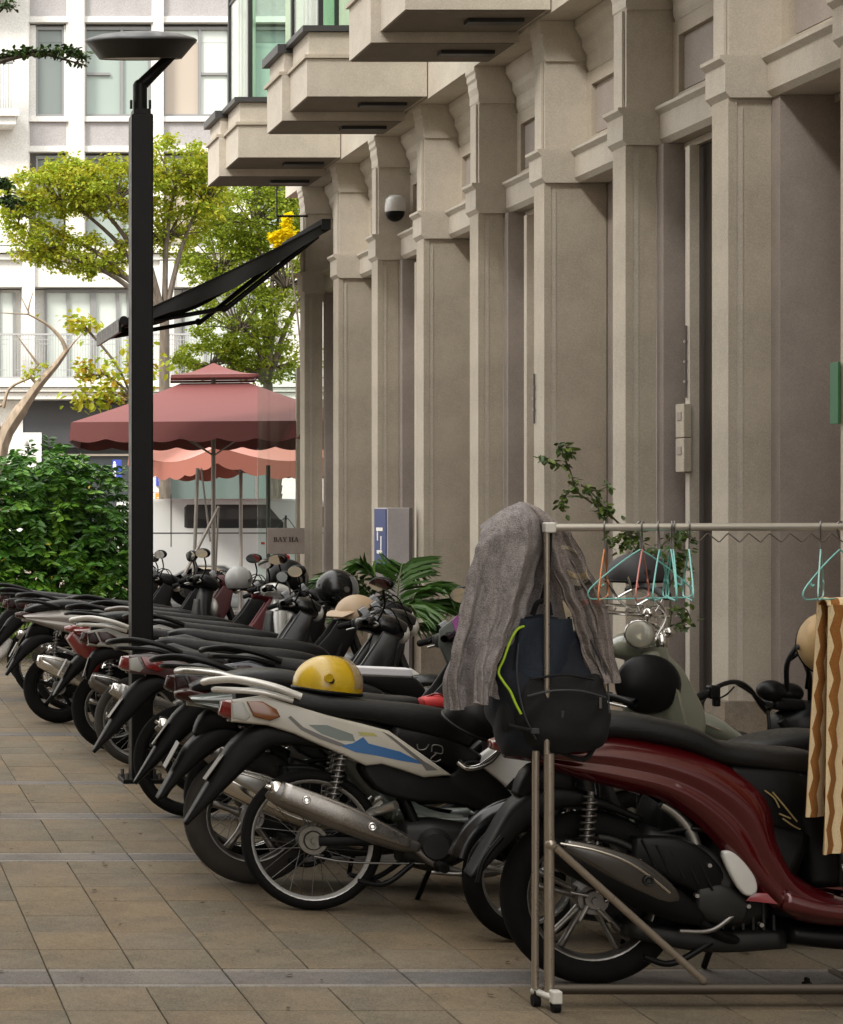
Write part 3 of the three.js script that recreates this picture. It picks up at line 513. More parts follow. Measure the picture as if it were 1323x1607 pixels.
const yg = [[0.42, 0.47, 0.04], [0.37, 0.46, 0.04], [0.47, 0.48, 0.045], [0.33, 0.42, 0.04], [0.50, 0.46, 0.04]], gr = [[0.28, 0.36, 0.035], [0.32, 0.39, 0.035], [0.24, 0.32, 0.03], [0.36, 0.40, 0.04]];
const at = (px, py, d) => [d * (px + 245) / 3000, 1.62 + d * (795 - py) / 3000, -d];
{
  const b = (px, py, d, rx, ry, w, dz = 0) => { const p = at(px, py, d); return [p[0], p[1], p[2] + dz, rx, ry, Math.max(rx, ry) * 0.7, w]; };
  tree(thing('yellow_green_tree', 'yellow-green street tree spreading behind the black lamp post', 'tree', [0, 0, 0]), {
    base: [at(262, 0, 33)[0], 0.1, -33], fork: at(258, 500, 33), seedN: 91, n: 27000, size: 0.075, cols: yg, barkR: 0.12,
    blobs: [b(95, 300, 33, 1.0, 0.42, 0.19), b(60, 380, 33, 0.62, 0.36, 0.10), b(175, 300, 33, 0.9, 0.55, 0.2, 0.3), b(145, 400, 33, 0.8, 0.36, 0.11, -0.2), b(270, 260, 33, 0.7, 0.5, 0.15), b(265, 350, 33, 0.75, 0.5, 0.12, -0.3), b(325, 300, 33, 0.5, 0.6, 0.1), b(30, 330, 33, 0.35, 0.3, 0.04), b(105, 268, 33, 0.4, 0.25, 0.06)],
  });
  tree(thing('green_tree', 'denser green street tree behind the parasol and the terrace corner', 'tree', [0, 0, 0]), {
    base: [at(430, 0, 36)[0], 0.1, -36], fork: at(420, 600, 36), seedN: 47, n: 30000, size: 0.075, cols: [...gr, ...gr, yg[1]], barkR: 0.13,
    blobs: [b(400, 330, 36, 1.1, 0.7, 0.22), b(350, 400, 36, 0.8, 0.7, 0.16, -0.3), b(450, 420, 36, 1.0, 0.9, 0.17), b(370, 500, 36, 0.95, 0.6, 0.15, 0.3), b(330, 560, 36, 0.7, 0.35, 0.09), b(430, 560, 36, 0.9, 0.5, 0.12), b(520, 400, 36, 0.9, 0.9, 0.1), b(440, 300, 36, 0.7, 0.4, 0.08)],
  });
  tree(thing('low_sapling', 'thin yellowing sapling with loose leaves left of the parasol', 'tree', [0, 0, 0]), {
    base: [at(215, 0, 28)[0], 0.1, -28], fork: at(218, 650, 28), seedN: 19, n: 700, size: 0.115, cols: [...yg, [0.45, 0.30, 0.03]], barkR: 0.035, twigs: 2,
    blobs: [b(165, 580, 28, 0.42, 0.16, 0.3), b(190, 610, 28, 0.36, 0.2, 0.35), b(150, 625, 28, 0.25, 0.1, 0.15), b(225, 560, 28, 0.3, 0.3, 0.2), b(130, 510, 28, 0.2, 0.12, 0.06)],
  });
  // bare pale tree at the left edge
  const o = thing('bare_tree', 'bare pale tree with a few sprouting leaves at the left edge', 'tree', [0, 0, 0]), d = 27, w = [];
  const L = (r0, r1, ...p) => w.push(limb(p.map(([x, y, z = 0]) => { const q = at(x, y, d); return [q[0], q[1], q[2] + z]; }), r0, r1));
  L(0.16, 0.1, [-20, 985], [-8, 800], [5, 690], [35, 640]); L(0.085, 0.035, [35, 640], [60, 605], [90, 570], [106, 548]); L(0.035, 0.012, [104, 552], [98, 535], [75, 510], [44, 493]); L(0.014, 0.006, [44, 493], [46, 478], [52, 458]); L(0.012, 0.004, [46, 492], [35, 470], [30, 460]); L(0.012, 0.004, [44, 493], [20, 492], [-10, 490]);
  L(0.02, 0.006, [104, 552], [118, 535], [130, 523]); L(0.028, 0.01, [60, 605], [48, 588], [62, 570]); L(0.02, 0.006, [60, 572], [40, 545], [25, 525]); L(0.03, 0.012, [5, 640], [15, 610], [50, 592]); L(0.04, 0.02, [0, 685], [-5, 640], [5, 635]);
  part('trunk', w, mBarkPale, o); reseed(3); const lv = [];
  for (const [x, y, r, n] of [[52, 582, 0.14, 34], [38, 590, 0.1, 12], [125, 535, 0.05, 5], [62, 494, 0.03, 3], [140, 470, 0.1, 0], [70, 570, 0.08, 10]]) for (let i = 0; i < n; i++) { const q = at(x, y, d); const c = pick(yg); lv.push([q[0] + gauss() * r, q[1] + gauss() * r * 0.6, q[2] + gauss() * r, rr(0.05, 0.1), c]); }
  stuff(part('sprouts', leafMesh(lv, 0.6), mLeaf, o));
}
{ // small-leaved tree standing left of the frame; its twigs reach into the picture
  const o = thing('small_leaved_tree', 'small-leaved dark green tree whose branches reach in from the left edge', 'tree', [0.2, 0, -12.4]); reseed(61);
  const w = [limb([[0, 0, 0], [0.04, 1.6, 0], [-0.02, 3.4, 0.05], [0.0, 5.4, 0]], 0.09, 0.05, 9)], lv = [], cols = [[0.045, 0.10, 0.02], [0.06, 0.13, 0.025], [0.035, 0.08, 0.018], [0.09, 0.17, 0.03]];
  const wx = (px) => (px + 245) * 12.4 / 3000 - 0.2, wy = (py) => 1.62 + (795 - py) * 12.4 / 3000;
  const spray = (pts, n, sp, s = 0.04) => { const P = pts.map(([x, y]) => [wx(x), wy(y), rr(-0.05, 0.05)]); w.push(limb([[0, P[0][1] - 0.3, 0], ...P], 0.03, 0.005)); const c = new THREE.CatmullRomCurve3(P.map((p) => V(...p))); for (let i = 0; i < n; i++) { const t = rnd(), q = c.getPoint(t), k = pick(cols); lv.push([q.x + gauss() * sp, q.y + gauss() * sp * 0.55, q.z + gauss() * sp * 1.5, s * rr(0.6, 1.2), k]); } };
  spray([[-10, 92], [30, 84], [70, 82], [105, 82], [136, 88]], 560, 0.05); spray([[60, 86], [100, 92], [130, 102]], 40, 0.02); spray([[-60, 10], [-10, 6], [22, 8]], 190, 0.06); spray([[-40, 300], [0, 285], [14, 290]], 240, 0.055); spray([[-40, 318], [5, 312], [28, 322]], 260, 0.055);
  for (let i = 0; i < 500; i++) lv.push([rr(-1.2, 0.35), rr(4.6, 6.2), rr(-1, 1), rr(0.03, 0.05), pick(cols)]);
  part('trunk', w, mBark, o); stuff(part('crown', leafMesh(lv, 0.55), mLeafGloss, o));
}
{ // big dark green shrub
  const o = thing('shrub', 'large dark green leafy shrub at the left behind the parked motorbikes', 'shrub', [0, 0, 0]); reseed(29);
  const cols = [[0.075, 0.21, 0.02], [0.055, 0.17, 0.016], [0.105, 0.26, 0.024], [0.04, 0.12, 0.015], [0.15, 0.32, 0.03]], lv = [], w = [];
  const blobs = [[40, 780, 0.7, 0.5], [120, 790, 0.6, 0.5], [75, 740, 0.45, 0.26], [160, 840, 0.38, 0.5], [60, 880, 0.8, 0.5], [140, 900, 0.5, 0.4], [-30, 830, 0.6, 0.6], [190, 900, 0.2, 0.35], [20, 920, 0.5, 0.3]];
  for (const [px, py, rx, ry] of blobs) {
    const c = at(px, py, 21); w.push(limb([[2.2 + rr(-0.2, 0.2), 0.05, -21.3], [(2.2 + c[0]) / 2, c[1] * 0.5, -21.2], [c[0], c[1], -21.1]], 0.035, 0.01));
    for (let k = 0; k < 190 * rx * ry * 4; k++) {
      let x, y, z; do { x = rr(-1, 1); y = rr(-1, 1); z = rr(-1, 1); } while (x * x + y * y + z * z > 1); const f = Math.pow(Math.hypot(x, y, z), -0.5);
      const q = V(c[0] + x * f * rx, c[1] + y * f * ry, -21.2 + z * f * 0.55), dir = V(x + rr(-0.5, 0.5), y * 0.5 + rr(-0.6, 0.3), z + rr(-0.5, 0.5) + 0.3).normalize(), tone = pick(cols), len = rr(0.14, 0.26);
      // a compound leaf: leaflets in pairs along a stalk
      const side = V(0, 1, 0).cross(dir).normalize();
      for (let i = 0; i < 6; i++) for (const s of [-1, 1]) { const b = q.clone().addScaledVector(dir, len * i / 6); b.y -= len * 0.25 * (i / 6) ** 2; const v = rr(0.8, 1.25); lv.push([b.x, b.y, b.z, rr(0.075, 0.115), tone.map((t) => t * v), dir.clone().multiplyScalar(0.6).addScaledVector(side, s).add(V(0, rr(-0.5, 0.1), 0)).normalize()]); }
    }
  }
  for (let i = 0; i < 9; i++) { const q = at(rr(0, 190), rr(760, 930), 20.6); lv.push([q[0], q[1], q[2], 0.06, [0.45, 0.36, 0.02]]); }
  part('stems', w, mBark, o); stuff(part('foliage', leafMesh(lv, 0.42), mLeafGloss, o));
  // low lime ground cover in front of it
  const gl = []; for (let i = 0; i < 1500; i++) { const d = rr(19.6, 21.6), x = rr(1.2, 2.1); gl.push([x, rr(0.02, 0.3), -d, rr(0.06, 0.13), pick([[0.16, 0.24, 0.03], [0.11, 0.19, 0.025], [0.22, 0.28, 0.04]]), V(rr(-0.6, 0.6), rr(0.3, 1), rr(-0.6, 0.6)).normalize()]); }
  const gm = part('ground_cover', leafMesh(gl, 0.3), mLeafGloss); tag(gm, 'lime green low ground cover at the foot of the dark shrub', 'ground cover'); stuff(gm);
}
{ // palm in a pot before the terrace
  const o = thing('potted_palm', 'green feather palm in a pot before the terrace, behind the bikes', 'palm', [4.15, 0, -14.4]); reseed(8);
  part('pot', lathe([[0, 0.0], [0.16, 0.0], [0.2, 0.32], [0.22, 0.34], [0.2, 0.36], [0.18, 0.33], [0, 0.3]]), std([0.25, 0.11, 0.06], 0.8, { map: tDirt, uv: 0.4 }), o);
  part('stems', [0, 1, 2, 3].map((i) => cyl([rr(-0.05, 0.05), 0.3, rr(-0.05, 0.05)], [rr(-0.1, 0.1), 0.75, rr(-0.1, 0.1)], 0.018, 0.012)), std([0.10, 0.13, 0.04], 0.7), o);
  const fr = [[-0.62, 1.14, 0.2, 0.2], [-0.74, 0.94, -0.1, 0.1], [-0.45, 0.86, 0.35, 0.05], [0.42, 1.04, 0.15, 0.22], [0.58, 0.92, -0.2, 0.15], [0.16, 1.2, -0.25, 0.26], [0.5, 0.7, 0.3, 0.1], [-0.3, 1.2, -0.1, 0.2], [0.05, 0.88, 0.45, 0.2]];
  for (const [tx, ty, tz, up] of fr) {
    const A = V(tx * 0.08, 0.72, tz * 0.08), C = V(tx, ty * 0.92, tz), B = V(tx * 0.5, Math.max(0.72, ty) + up * 0.7, tz * 0.5), c = new THREE.QuadraticBezierCurve3(A, B, C), lv = [], st = [limb([0, 0.33, 0.66, 1].map((t) => c.getPoint(t).toArray()), 0.008, 0.003, 5)];
    for (let i = 5; i < 52; i++) for (const s of [-1, 1]) { const t = i / 52, p = c.getPoint(t), d = c.getTangent(t), side = d.clone().cross(V(0, 1, 0)).normalize(), dir = d.clone().multiplyScalar(0.75).addScaledVector(side, s * 0.8).add(V(0, -0.25 + rr(-0.2, 0.2), 0)).normalize(); const v = rr(0.8, 1.2); lv.push([p.x, p.y, p.z, 0.27 * Math.sin(Math.PI * (0.12 + 0.8 * t)) + 0.05, [0.055 * v, 0.13 * v, 0.02 * v], dir]); }
    part('frond', [leafMesh(lv, 0.035, 0.5), ...st.map((g) => { const q = g.toNonIndexed(); const a = new Float32Array(q.attributes.position.count * 3); for (let i = 0; i < a.length; i += 3) { a[i] = 0.1; a[i + 1] = 0.14; a[i + 2] = 0.03; } q.setAttribute('color', new THREE.BufferAttribute(a, 3)); q.deleteAttribute('uv'); return q; })], mLeafGloss, o);
  }
}
{ // lanky leafy climber in a pot by the pier
  const o = thing('leafy_climber', 'lanky leafy plant climbing beside the pier above the clothes rack', 'plant', [4.72, 0, -11.3]); reseed(15);
  const d = 11.3, X = (px) => (px + 245) * d / 3000 - 4.72, Y = (py) => 1.62 + (795 - py) * d / 3000, w = [], lv = [], cols = [[0.06, 0.11, 0.02], [0.09, 0.15, 0.025], [0.045, 0.085, 0.018], [0.13, 0.18, 0.03]];
  const br = (r, n, sp, ...p) => { const P = p.map(([x, y, z = 0]) => [X(x), Y(y), z]); w.push(limb(P, r, 0.003, 5)); const c = new THREE.CatmullRomCurve3(P.map((q) => V(...q))); for (let i = 0; i < n; i++) { const t = 0.12 + 0.88 * rnd(), q = c.getPoint(t), v = rr(0.8, 1.2); lv.push([q.x + gauss() * sp, q.y + gauss() * sp, q.z + gauss() * sp, rr(0.03, 0.06), pick(cols).map((k) => k * v)]); } };
  br(0.014, 0, 0, [1035, 1110], [1042, 1020], [1052, 960], [1040, 900], [1000, 850]);
  br(0.009, 26, 0.035, [1000, 850], [950, 800], [930, 775], [912, 760]); br(0.007, 44, 0.03, [930, 790], [905, 770], [895, 740], [885, 715], [878, 697]); br(0.006, 26, 0.024, [892, 738], [870, 725], [855, 718], [842, 718]); br(0.006, 26, 0.03, [895, 770], [885, 780], [880, 800]); br(0.006, 16, 0.02, [912, 762], [935, 770], [950, 765], [958, 758]);
  br(0.006, 34, 0.03, [935, 790], [945, 805], [955, 795]); br(0.008, 90, 0.08, [1040, 900], [1030, 870], [1060, 840], [1095, 850]); br(0.008, 90, 0.08, [1045, 930], [1065, 890], [1080, 870]); br(0.008, 80, 0.08, [1000, 850], [985, 840], [960, 850]); br(0.008, 60, 0.07, [1040, 900], [1010, 880], [990, 850]); br(0.006, 26, 0.05, [1050, 960], [1075, 955], [1085, 975]); br(0.006, 16, 0.04, [1045, 1000], [1060, 985], [1078, 980]); br(0.006, 12, 0.03, [898, 720], [888, 700], [886, 695]);
  part('pot', lathe([[0, 0], [0.13, 0], [0.17, 0.3], [0.19, 0.32], [0.17, 0.34], [0, 0.28]]), std([0.2, 0.1, 0.06], 0.8), o);
  w.push(limb([[0, 0.28, 0], [X(1036) * 0.6, 0.34, 0], [X(1036), Y(1110), 0]], 0.016, 0.013)); part('stems', w, std([0.11, 0.10, 0.06], 0.9), o); stuff(part('foliage', leafMesh(lv, 0.62), mLeafGloss, o));
}
{ // yellow blossom beside the awning
  const o = thing('yellow_blossom', 'bright yellow flower cluster beside the black awning', 'flowers', [...at(440, 362, 24)]); reseed(9); const lv = [];
  for (const [px, py, r] of [[428, 372, 0.07], [440, 368, 0.08], [448, 350, 0.07], [452, 340, 0.05], [436, 382, 0.05], [455, 365, 0.08]]) for (let i = 0; i < 130; i++) { const q = at(px, py, 24); const v = rr(0.8, 1.1); lv.push([q[0] - o.position.x + gauss() * r, q[1] - o.position.y + gauss() * r, gauss() * r, 0.05, [0.9 * v, 0.78 * v, 0.006]]); }
  stuff(part('petals', leafMesh(lv, 0.8), mLeaf, o)); part('stem', limb([[0.1, -0.1, 0], [0.25, -1.6, 0.05], [0.3, -5.0 + 0.0, 0.1]], 0.01, 0.02), mBark, o);
}

// ------------------------------------------------------------------ parasols
function parasol(name, label, pos, turn, hw, eave, peak, drop, cols, opts = {}) {
  const o = thing(name, label, 'parasol', pos, turn, 'market parasols'), sag = opts.sag || 0, top = [];
  const canopy = (u, v, w, y0, y1) => { // u round the square, v from the eave up to the crown
    const k = u * 4, s = Math.floor(k) % 4, f = k - Math.floor(k), c = [[-1, 1], [1, 1], [1, -1], [-1, -1]], a = c[s], b = c[(s + 1) % 4], m = 1 - v;
    const x = (a[0] + (b[0] - a[0]) * f) * w * m, z = (a[1] + (b[1] - a[1]) * f) * w * m;
    return [x, y0 + (y1 - y0) * v - (0.10 + sag) * Math.sin(Math.PI * v) * 0.35 - sag * Math.sin(Math.PI * f) * m * m, z];
  };
  part('canopy', cloth((u, v) => canopy(u, (opts.cap ? 0.76 : 0.97) * v, hw, eave, peak), 48, 8, 0.004), cols[0], o);
  part('valance', [0, 1, 2, 3].map((s) => cloth((u, v) => { const p = canopy((s + u * 0.9999) / 4, 0, hw + 0.006, eave, peak), q = canopy((s + u * 0.9999) / 4, 0.02, hw, eave, peak), sc = 0.045 * Math.abs(Math.sin(u * Math.PI * opts.scallops || 7)); const out = 0.02 * v; return [p[0] * (1 + out / hw), p[1] - v * (drop - 0.05 + sc), p[2] * (1 + out / hw)]; }, 84, 3, 0.003)), cols[1], o);
  if (opts.cap) { part('vent_cap', cloth((u, v) => { const p = canopy(u, 0.97 * v, hw * 0.31, peak - 0.10, peak + 0.08); return p; }, 32, 5, 0.004), cols[0], o); part('vent_skirt', cloth((u, v) => { const p = canopy(u, 0, hw * 0.312, 0, 0); return [p[0], peak - 0.102 - v * 0.03, p[2]]; }, 32, 1, 0.003), cols[1], o); part('finial', [ball(0.05, 0, peak + 0.03, 0, 1, 0.9, 1), cyl([0, peak - 0.3, 0], [0, peak + 0.02, 0], 0.02)], M.alu, o); }
  part('pole', cyl([0, 0, 0], [0, peak - 0.1, 0], 0.028), cols[2], o);
  for (let s = 0; s < 4; s++) { const a = [[-1, 1], [1, 1], [1, -1], [-1, -1]][s]; part('rib', cyl([0, peak - 0.2, 0], [a[0] * hw * 0.98, eave - 0.02, a[1] * hw * 0.98], 0.012), cols[2], o); part('strut', cyl([0, eave - 0.35, 0], [a[0] * hw * 0.5, (eave + peak) / 2 - 0.13, a[1] * hw * 0.5], 0.01), cols[2], o); }
  part('foot', [box(0.6, 0.08, 0.6, 0, 0.05, 0, 0.015), cyl([0, 0.08, 0], [0, 0.4, 0], 0.04)], M.steelDull, o);
  return o;
}
const mRed = std([0.19, 0.058, 0.055], 0.75, { phys: true, sheen: 0.7, sheenRoughness: 0.35, sheenColor: RGB(0.95, 0.78, 0.76), bumpMap: tGrain, bumpScale: 0.001, uv: 0.2 }), mSalmon = std([0.38, 0.125, 0.085], 0.85, { phys: true, transmission: 0.25, thickness: 0 }), mPole = std([0.30, 0.27, 0.24], 0.5, { metalness: 0.5 });
parasol('parasol', 'large square maroon parasol with a vented cap beyond the lamp post', [at(335, 0, 23.7)[0], 0, -23.7], -0.16, 1.68, 2.60, 3.32, 0.24, [mRed, mRed, mPole], { cap: true, scallops: 8 });
parasol('parasol', 'drooping salmon parasol seen under the edge of the maroon one', [5.93, 0, -28.56], 0.38, 1.2, 2.47, 2.98, 0.27, [mSalmon, mSalmon, mPole], { sag: 0.2, scallops: 6 });
{ // folded stand of thin poles under the parasols
  const o = thing('pole_stand', 'loose tripod of thin grey poles under the maroon parasol', 'stand', [at(318, 0, 22.6)[0], 0, -22.6]), q = (px, py) => [(px + 245) * 22.6 / 3000 - o.position.x, 1.62 + (795 - py) * 22.6 / 3000, 0];
  const rod = (a, b, r, z0 = 0, z1 = 0) => part('pole', cyl([q(...a)[0], q(...a)[1], z0], [q(...b)[0], q(...b)[1], z1], r), mPole, o);
  rod([309, 735], [298, 1000], 0.022, 0.05, 0.1); rod([317, 735], [330, 850], 0.012, -0.05, 0); rod([342, 795], [285, 900], 0.02, 0.06, 0.2); rod([343, 795], [336, 1000], 0.012, 0, -0.1);
  const b = thing('side_pole', 'thin dark brown pole in front of the pickup bonnet', 'pole', [at(421, 0, 22.2)[0], 0, -22.2]); part('shaft', cyl([0, 0, 0], [0, 2.1, 0], 0.025), std([0.07, 0.06, 0.05], 0.6), b); part('foot', cyl([0, 0, 0], [0, 0.05, 0], 0.14), M.steelDull, b);
}

// ------------------------------------------------------------------ white pickup with a canopy, parked across the lane's end
{
  const o = thing('pickup_truck', 'white pickup truck with dark-windowed canopy parked under the parasols', 'pickup truck', [at(240, 0, 30)[0], 0.006, -30]); o.scale.set(1.13, 1, 1);
  const wht = paint([0.80, 0.81, 0.80]), W = 0.86;
  // side outline from the tail (left) to the bonnet (right)
  const outline = [[-0.42, 0.42], [-0.45, 1.05], [-0.4, 1.68], [-0.3, 1.73], [1.55, 1.735], [2.1, 1.73], [2.75, 1.7], [3.3, 1.32], [3.45, 1.18], [4.55, 1.08], [4.72, 0.95], [4.75, 0.5], [4.3, 0.42], [4.25, 0.54], [4.0, 0.69], [3.6, 0.69], [3.35, 0.54], [3.3, 0.38], [1.15, 0.38], [1.10, 0.54], [0.84, 0.69], [0.44, 0.69], [0.18, 0.54], [0.14, 0.42]];
  part('body', plate(outline, -W, 2 * W, 0.05), wht, o);
  for (const s of [1, -1]) {
    const z = s > 0 ? W - 0.004 : -W - 0.008;
    const win = part('canopy_window', plate([[0.30, 1.30], [0.30, 1.60], [0.34, 1.645], [1.42, 1.645], [1.68, 1.30], [1.6, 1.285], [0.34, 1.285]], z, 0.012, 0.003), std([0.07, 0.07, 0.068], 0.12), o);
    part('window_rubber', plate([[0.34, 1.42], [1.6, 1.42], [1.69, 1.296], [0.34, 1.296]], s > 0 ? z + 0.012 : z - 0.003, 0.003, 0), std([0.025, 0.025, 0.025], 0.6), win);
    part('cab_window', plate([[1.95, 1.3], [1.95, 1.62], [2.7, 1.6], [3.08, 1.3]], z, 0.012, 0.003), M.darkGlass, o);
    part('seam', [box(3.6, 0.018, 0.006, 1.45, 1.21, s > 0 ? W + 0.002 : -W - 0.002), box(0.012, 0.46, 0.006, 1.80, 1.0, s * (W + 0.002)), box(0.012, 0.8, 0.006, 0.12, 1.4, s * (W + 0.002))], std([0.1, 0.1, 0.1], 0.6), o);
    part('door_handle', box(0.16, 0.03, 0.03, 2.05, 1.13, s * (W + 0.015), 0.01), wht, o);
    part('wing_mirror', box(0.12, 0.16, 0.2, 3.0, 1.4, s * (W + 0.12), 0.03), M.black, o);
    for (const x of [0.64, 3.8]) { const w = part('wheel', new THREE.TorusGeometry(0.24, 0.09, 12, 32).translate(x, 0.33, s * (W - 0.12)), M.rubber, o); part('rim', cyl([x, 0.33, s * (W - 0.2)], [x, 0.33, s * (W - 0.04)], 0.2, 0.2, 20), M.alu, w); }
    part('decal', [box(0.05, 0.035, 0.002, 1.36, 1.055, s * (W + 0.001)), box(0.012, 0.02, 0.002, 1.42, 1.05, s * (W + 0.001)), box(0.05, 0.035, 0.002, 1.47, 1.058, s * (W + 0.001))], std([0.55, 0.03, 0.02], 0.5), o);
  }
  part('tail_lamp', [box(0.03, 0.3, 0.1, -0.44, 0.9, W - 0.1), box(0.03, 0.3, 0.1, -0.44, 0.9, -W + 0.1)], M.redLens, o);
  part('roof_spoiler', box(0.2, 0.05, 1.4, 2.98, 1.66, 0, 0.02), M.black, o);
}
{ // sign board, bollard, totem
  const o = thing('notice_board', 'grey beige notice board lettered BAY HA before the far pier', 'sign', [4.75, 0, -20.55]);
  part('board', box(0.40, 0.28, 0.02, 0, 1.25, 0, 0.006), std([0.36, 0.30, 0.27], 0.8, { map: tStucco, uv: 0.5 }), o);
  const font = await new FontLoader().loadAsync('fonts/droid/droid_serif_bold.typeface.json');
  const tg = new TextGeometry('BAY HA', { font, size: 0.05, depth: 0.004, curveSegments: 4 }); tg.computeBoundingBox(); tg.translate(-tg.boundingBox.max.x / 2, 1.243, 0.0105);
  part('lettering', tg, std([0.03, 0.02, 0.02], 0.7), o);
  part('hanger', [tube([[-0.1, 1.39, 0], [0.0, 1.5, 0], [0.1, 1.39, 0]], 0.004), box(0.02, 0.05, 0.02, 0, 1.5, 0)], M.frameDark, o);
  part('post', [cyl([0, 0.02, -0.035], [0, 1.5, -0.035], 0.018), cyl([0, 0, -0.035], [0, 0.03, -0.035], 0.15, 0.15, 24)], M.steelDull, o);
  const b = thing('traffic_bollard', 'red-topped white traffic bollard under the notice board', 'bollard', [at(446, 0, 20.9)[0], 0, -20.9]);
  part('shaft', cyl([0, 0.03, 0], [0, 0.93, 0], 0.055, 0.055, 20), std([0.6, 0.58, 0.55], 0.6), b); part('red_band', [cyl([0, 0.93, 0], [0, 1.07, 0], 0.062, 0.062, 20), ball(0.062, 0, 1.07, 0, 1, 0.5, 1)], std([0.62, 0.02, 0.015], 0.5), b); part('base', cyl([0, 0, 0], [0, 0.04, 0], 0.18, 0.16, 24), M.rubber, b);
  const t = thing('totem_sign', 'upright pale lilac totem sign with a blue side panel', 'sign', [4.83, 0, -16.85]);
  part('body', box(0.19, 1.6, 0.40, 0, 0.81, 0, 0.006), std([0.52, 0.48, 0.49], 0.6, { map: tStucco, uv: 0.5 }), t);
  part('blue_panel', box(0.012, 0.52, 0.36, -0.1, 1.34, 0, 0.003), std([0.055, 0.075, 0.20], 0.5), t); part('lower_panel', box(0.012, 0.34, 0.36, -0.1, 0.9, 0, 0.003), std([0.20, 0.16, 0.17], 0.6), t);
  part('print', [box(0.006, 0.03, 0.2, -0.108, 1.42, 0), box(0.006, 0.12, 0.03, -0.108, 1.3, 0.05), box(0.006, 0.03, 0.16, -0.108, 1.22, 0), box(0.006, 0.08, 0.03, -0.108, 1.36, -0.06)], M.clearLens, t);
  part('end_cap', box(0.03, 1.6, 0.41, 0.108, 0.81, 0, 0.006), M.steelDull, t);
}
{ // street lamp
  const o = thing('street_lamp', 'black street lamp with flat disc head rising among the motorbikes', 'street lamp', [1.74, 0.012, -11.2]);
  part('column', [box(0.128, 3.9, 0.128, 0, 1.95, 0, 0.012)], M.blackMetal, o);
  part('base_plate', [box(0.24, 0.025, 0.24, 0, 0.0125, 0, 0.004)], M.blackMetal, o); for (const [a, c] of [[-1, -1], [1, -1], [-1, 1], [1, 1]]) part('anchor_bolt', cyl([a * 0.095, 0.025, c * 0.095], [a * 0.095, 0.06, c * 0.095], 0.012, 0.012, 6), M.steelDull, o);
  part('neck', [box(0.10, 0.03, 0.10, 0, 3.915, 0), cyl([-0.005, 3.92, 0], [-0.005, 4.08, 0], 0.042, 0.042, 16), cyl([-0.005, 4.07, 0], [0.19, 4.262, 0], 0.038, 0.03, 14), ball(0.042, -0.005, 4.07, 0), box(0.014, 0.05, 0.014, 0.05, 3.96, 0.02), box(0.014, 0.05, 0.014, -0.06, 3.96, 0.02)], M.blackMetal, o);
  const hd = lathe([[0, 0.045], [0.12, 0.043], [0.23, 0.03], [0.31, 0.006], [0.326, -0.006], [0.322, -0.016], [0.30, -0.04], [0.25, -0.10], [0.24, -0.112], [0.23, -0.112], [0.225, -0.104], [0, -0.104]], 48); hd.rotateX(0.19); hd.translate(0.0, 4.345, 0);
  const H = part('head', hd, std([0.016, 0.0155, 0.0155], 0.6, { roughnessMap: tRoughVar, uv: 0.4 }), o);
  part('diffuser', [cyl([0, -0.108, 0], [0, -0.104, 0], 0.222, 0.222, 36).rotateX(0.19).translate(0, 4.345, 0)], std([0.45, 0.36, 0.32], 0.4), H);
}

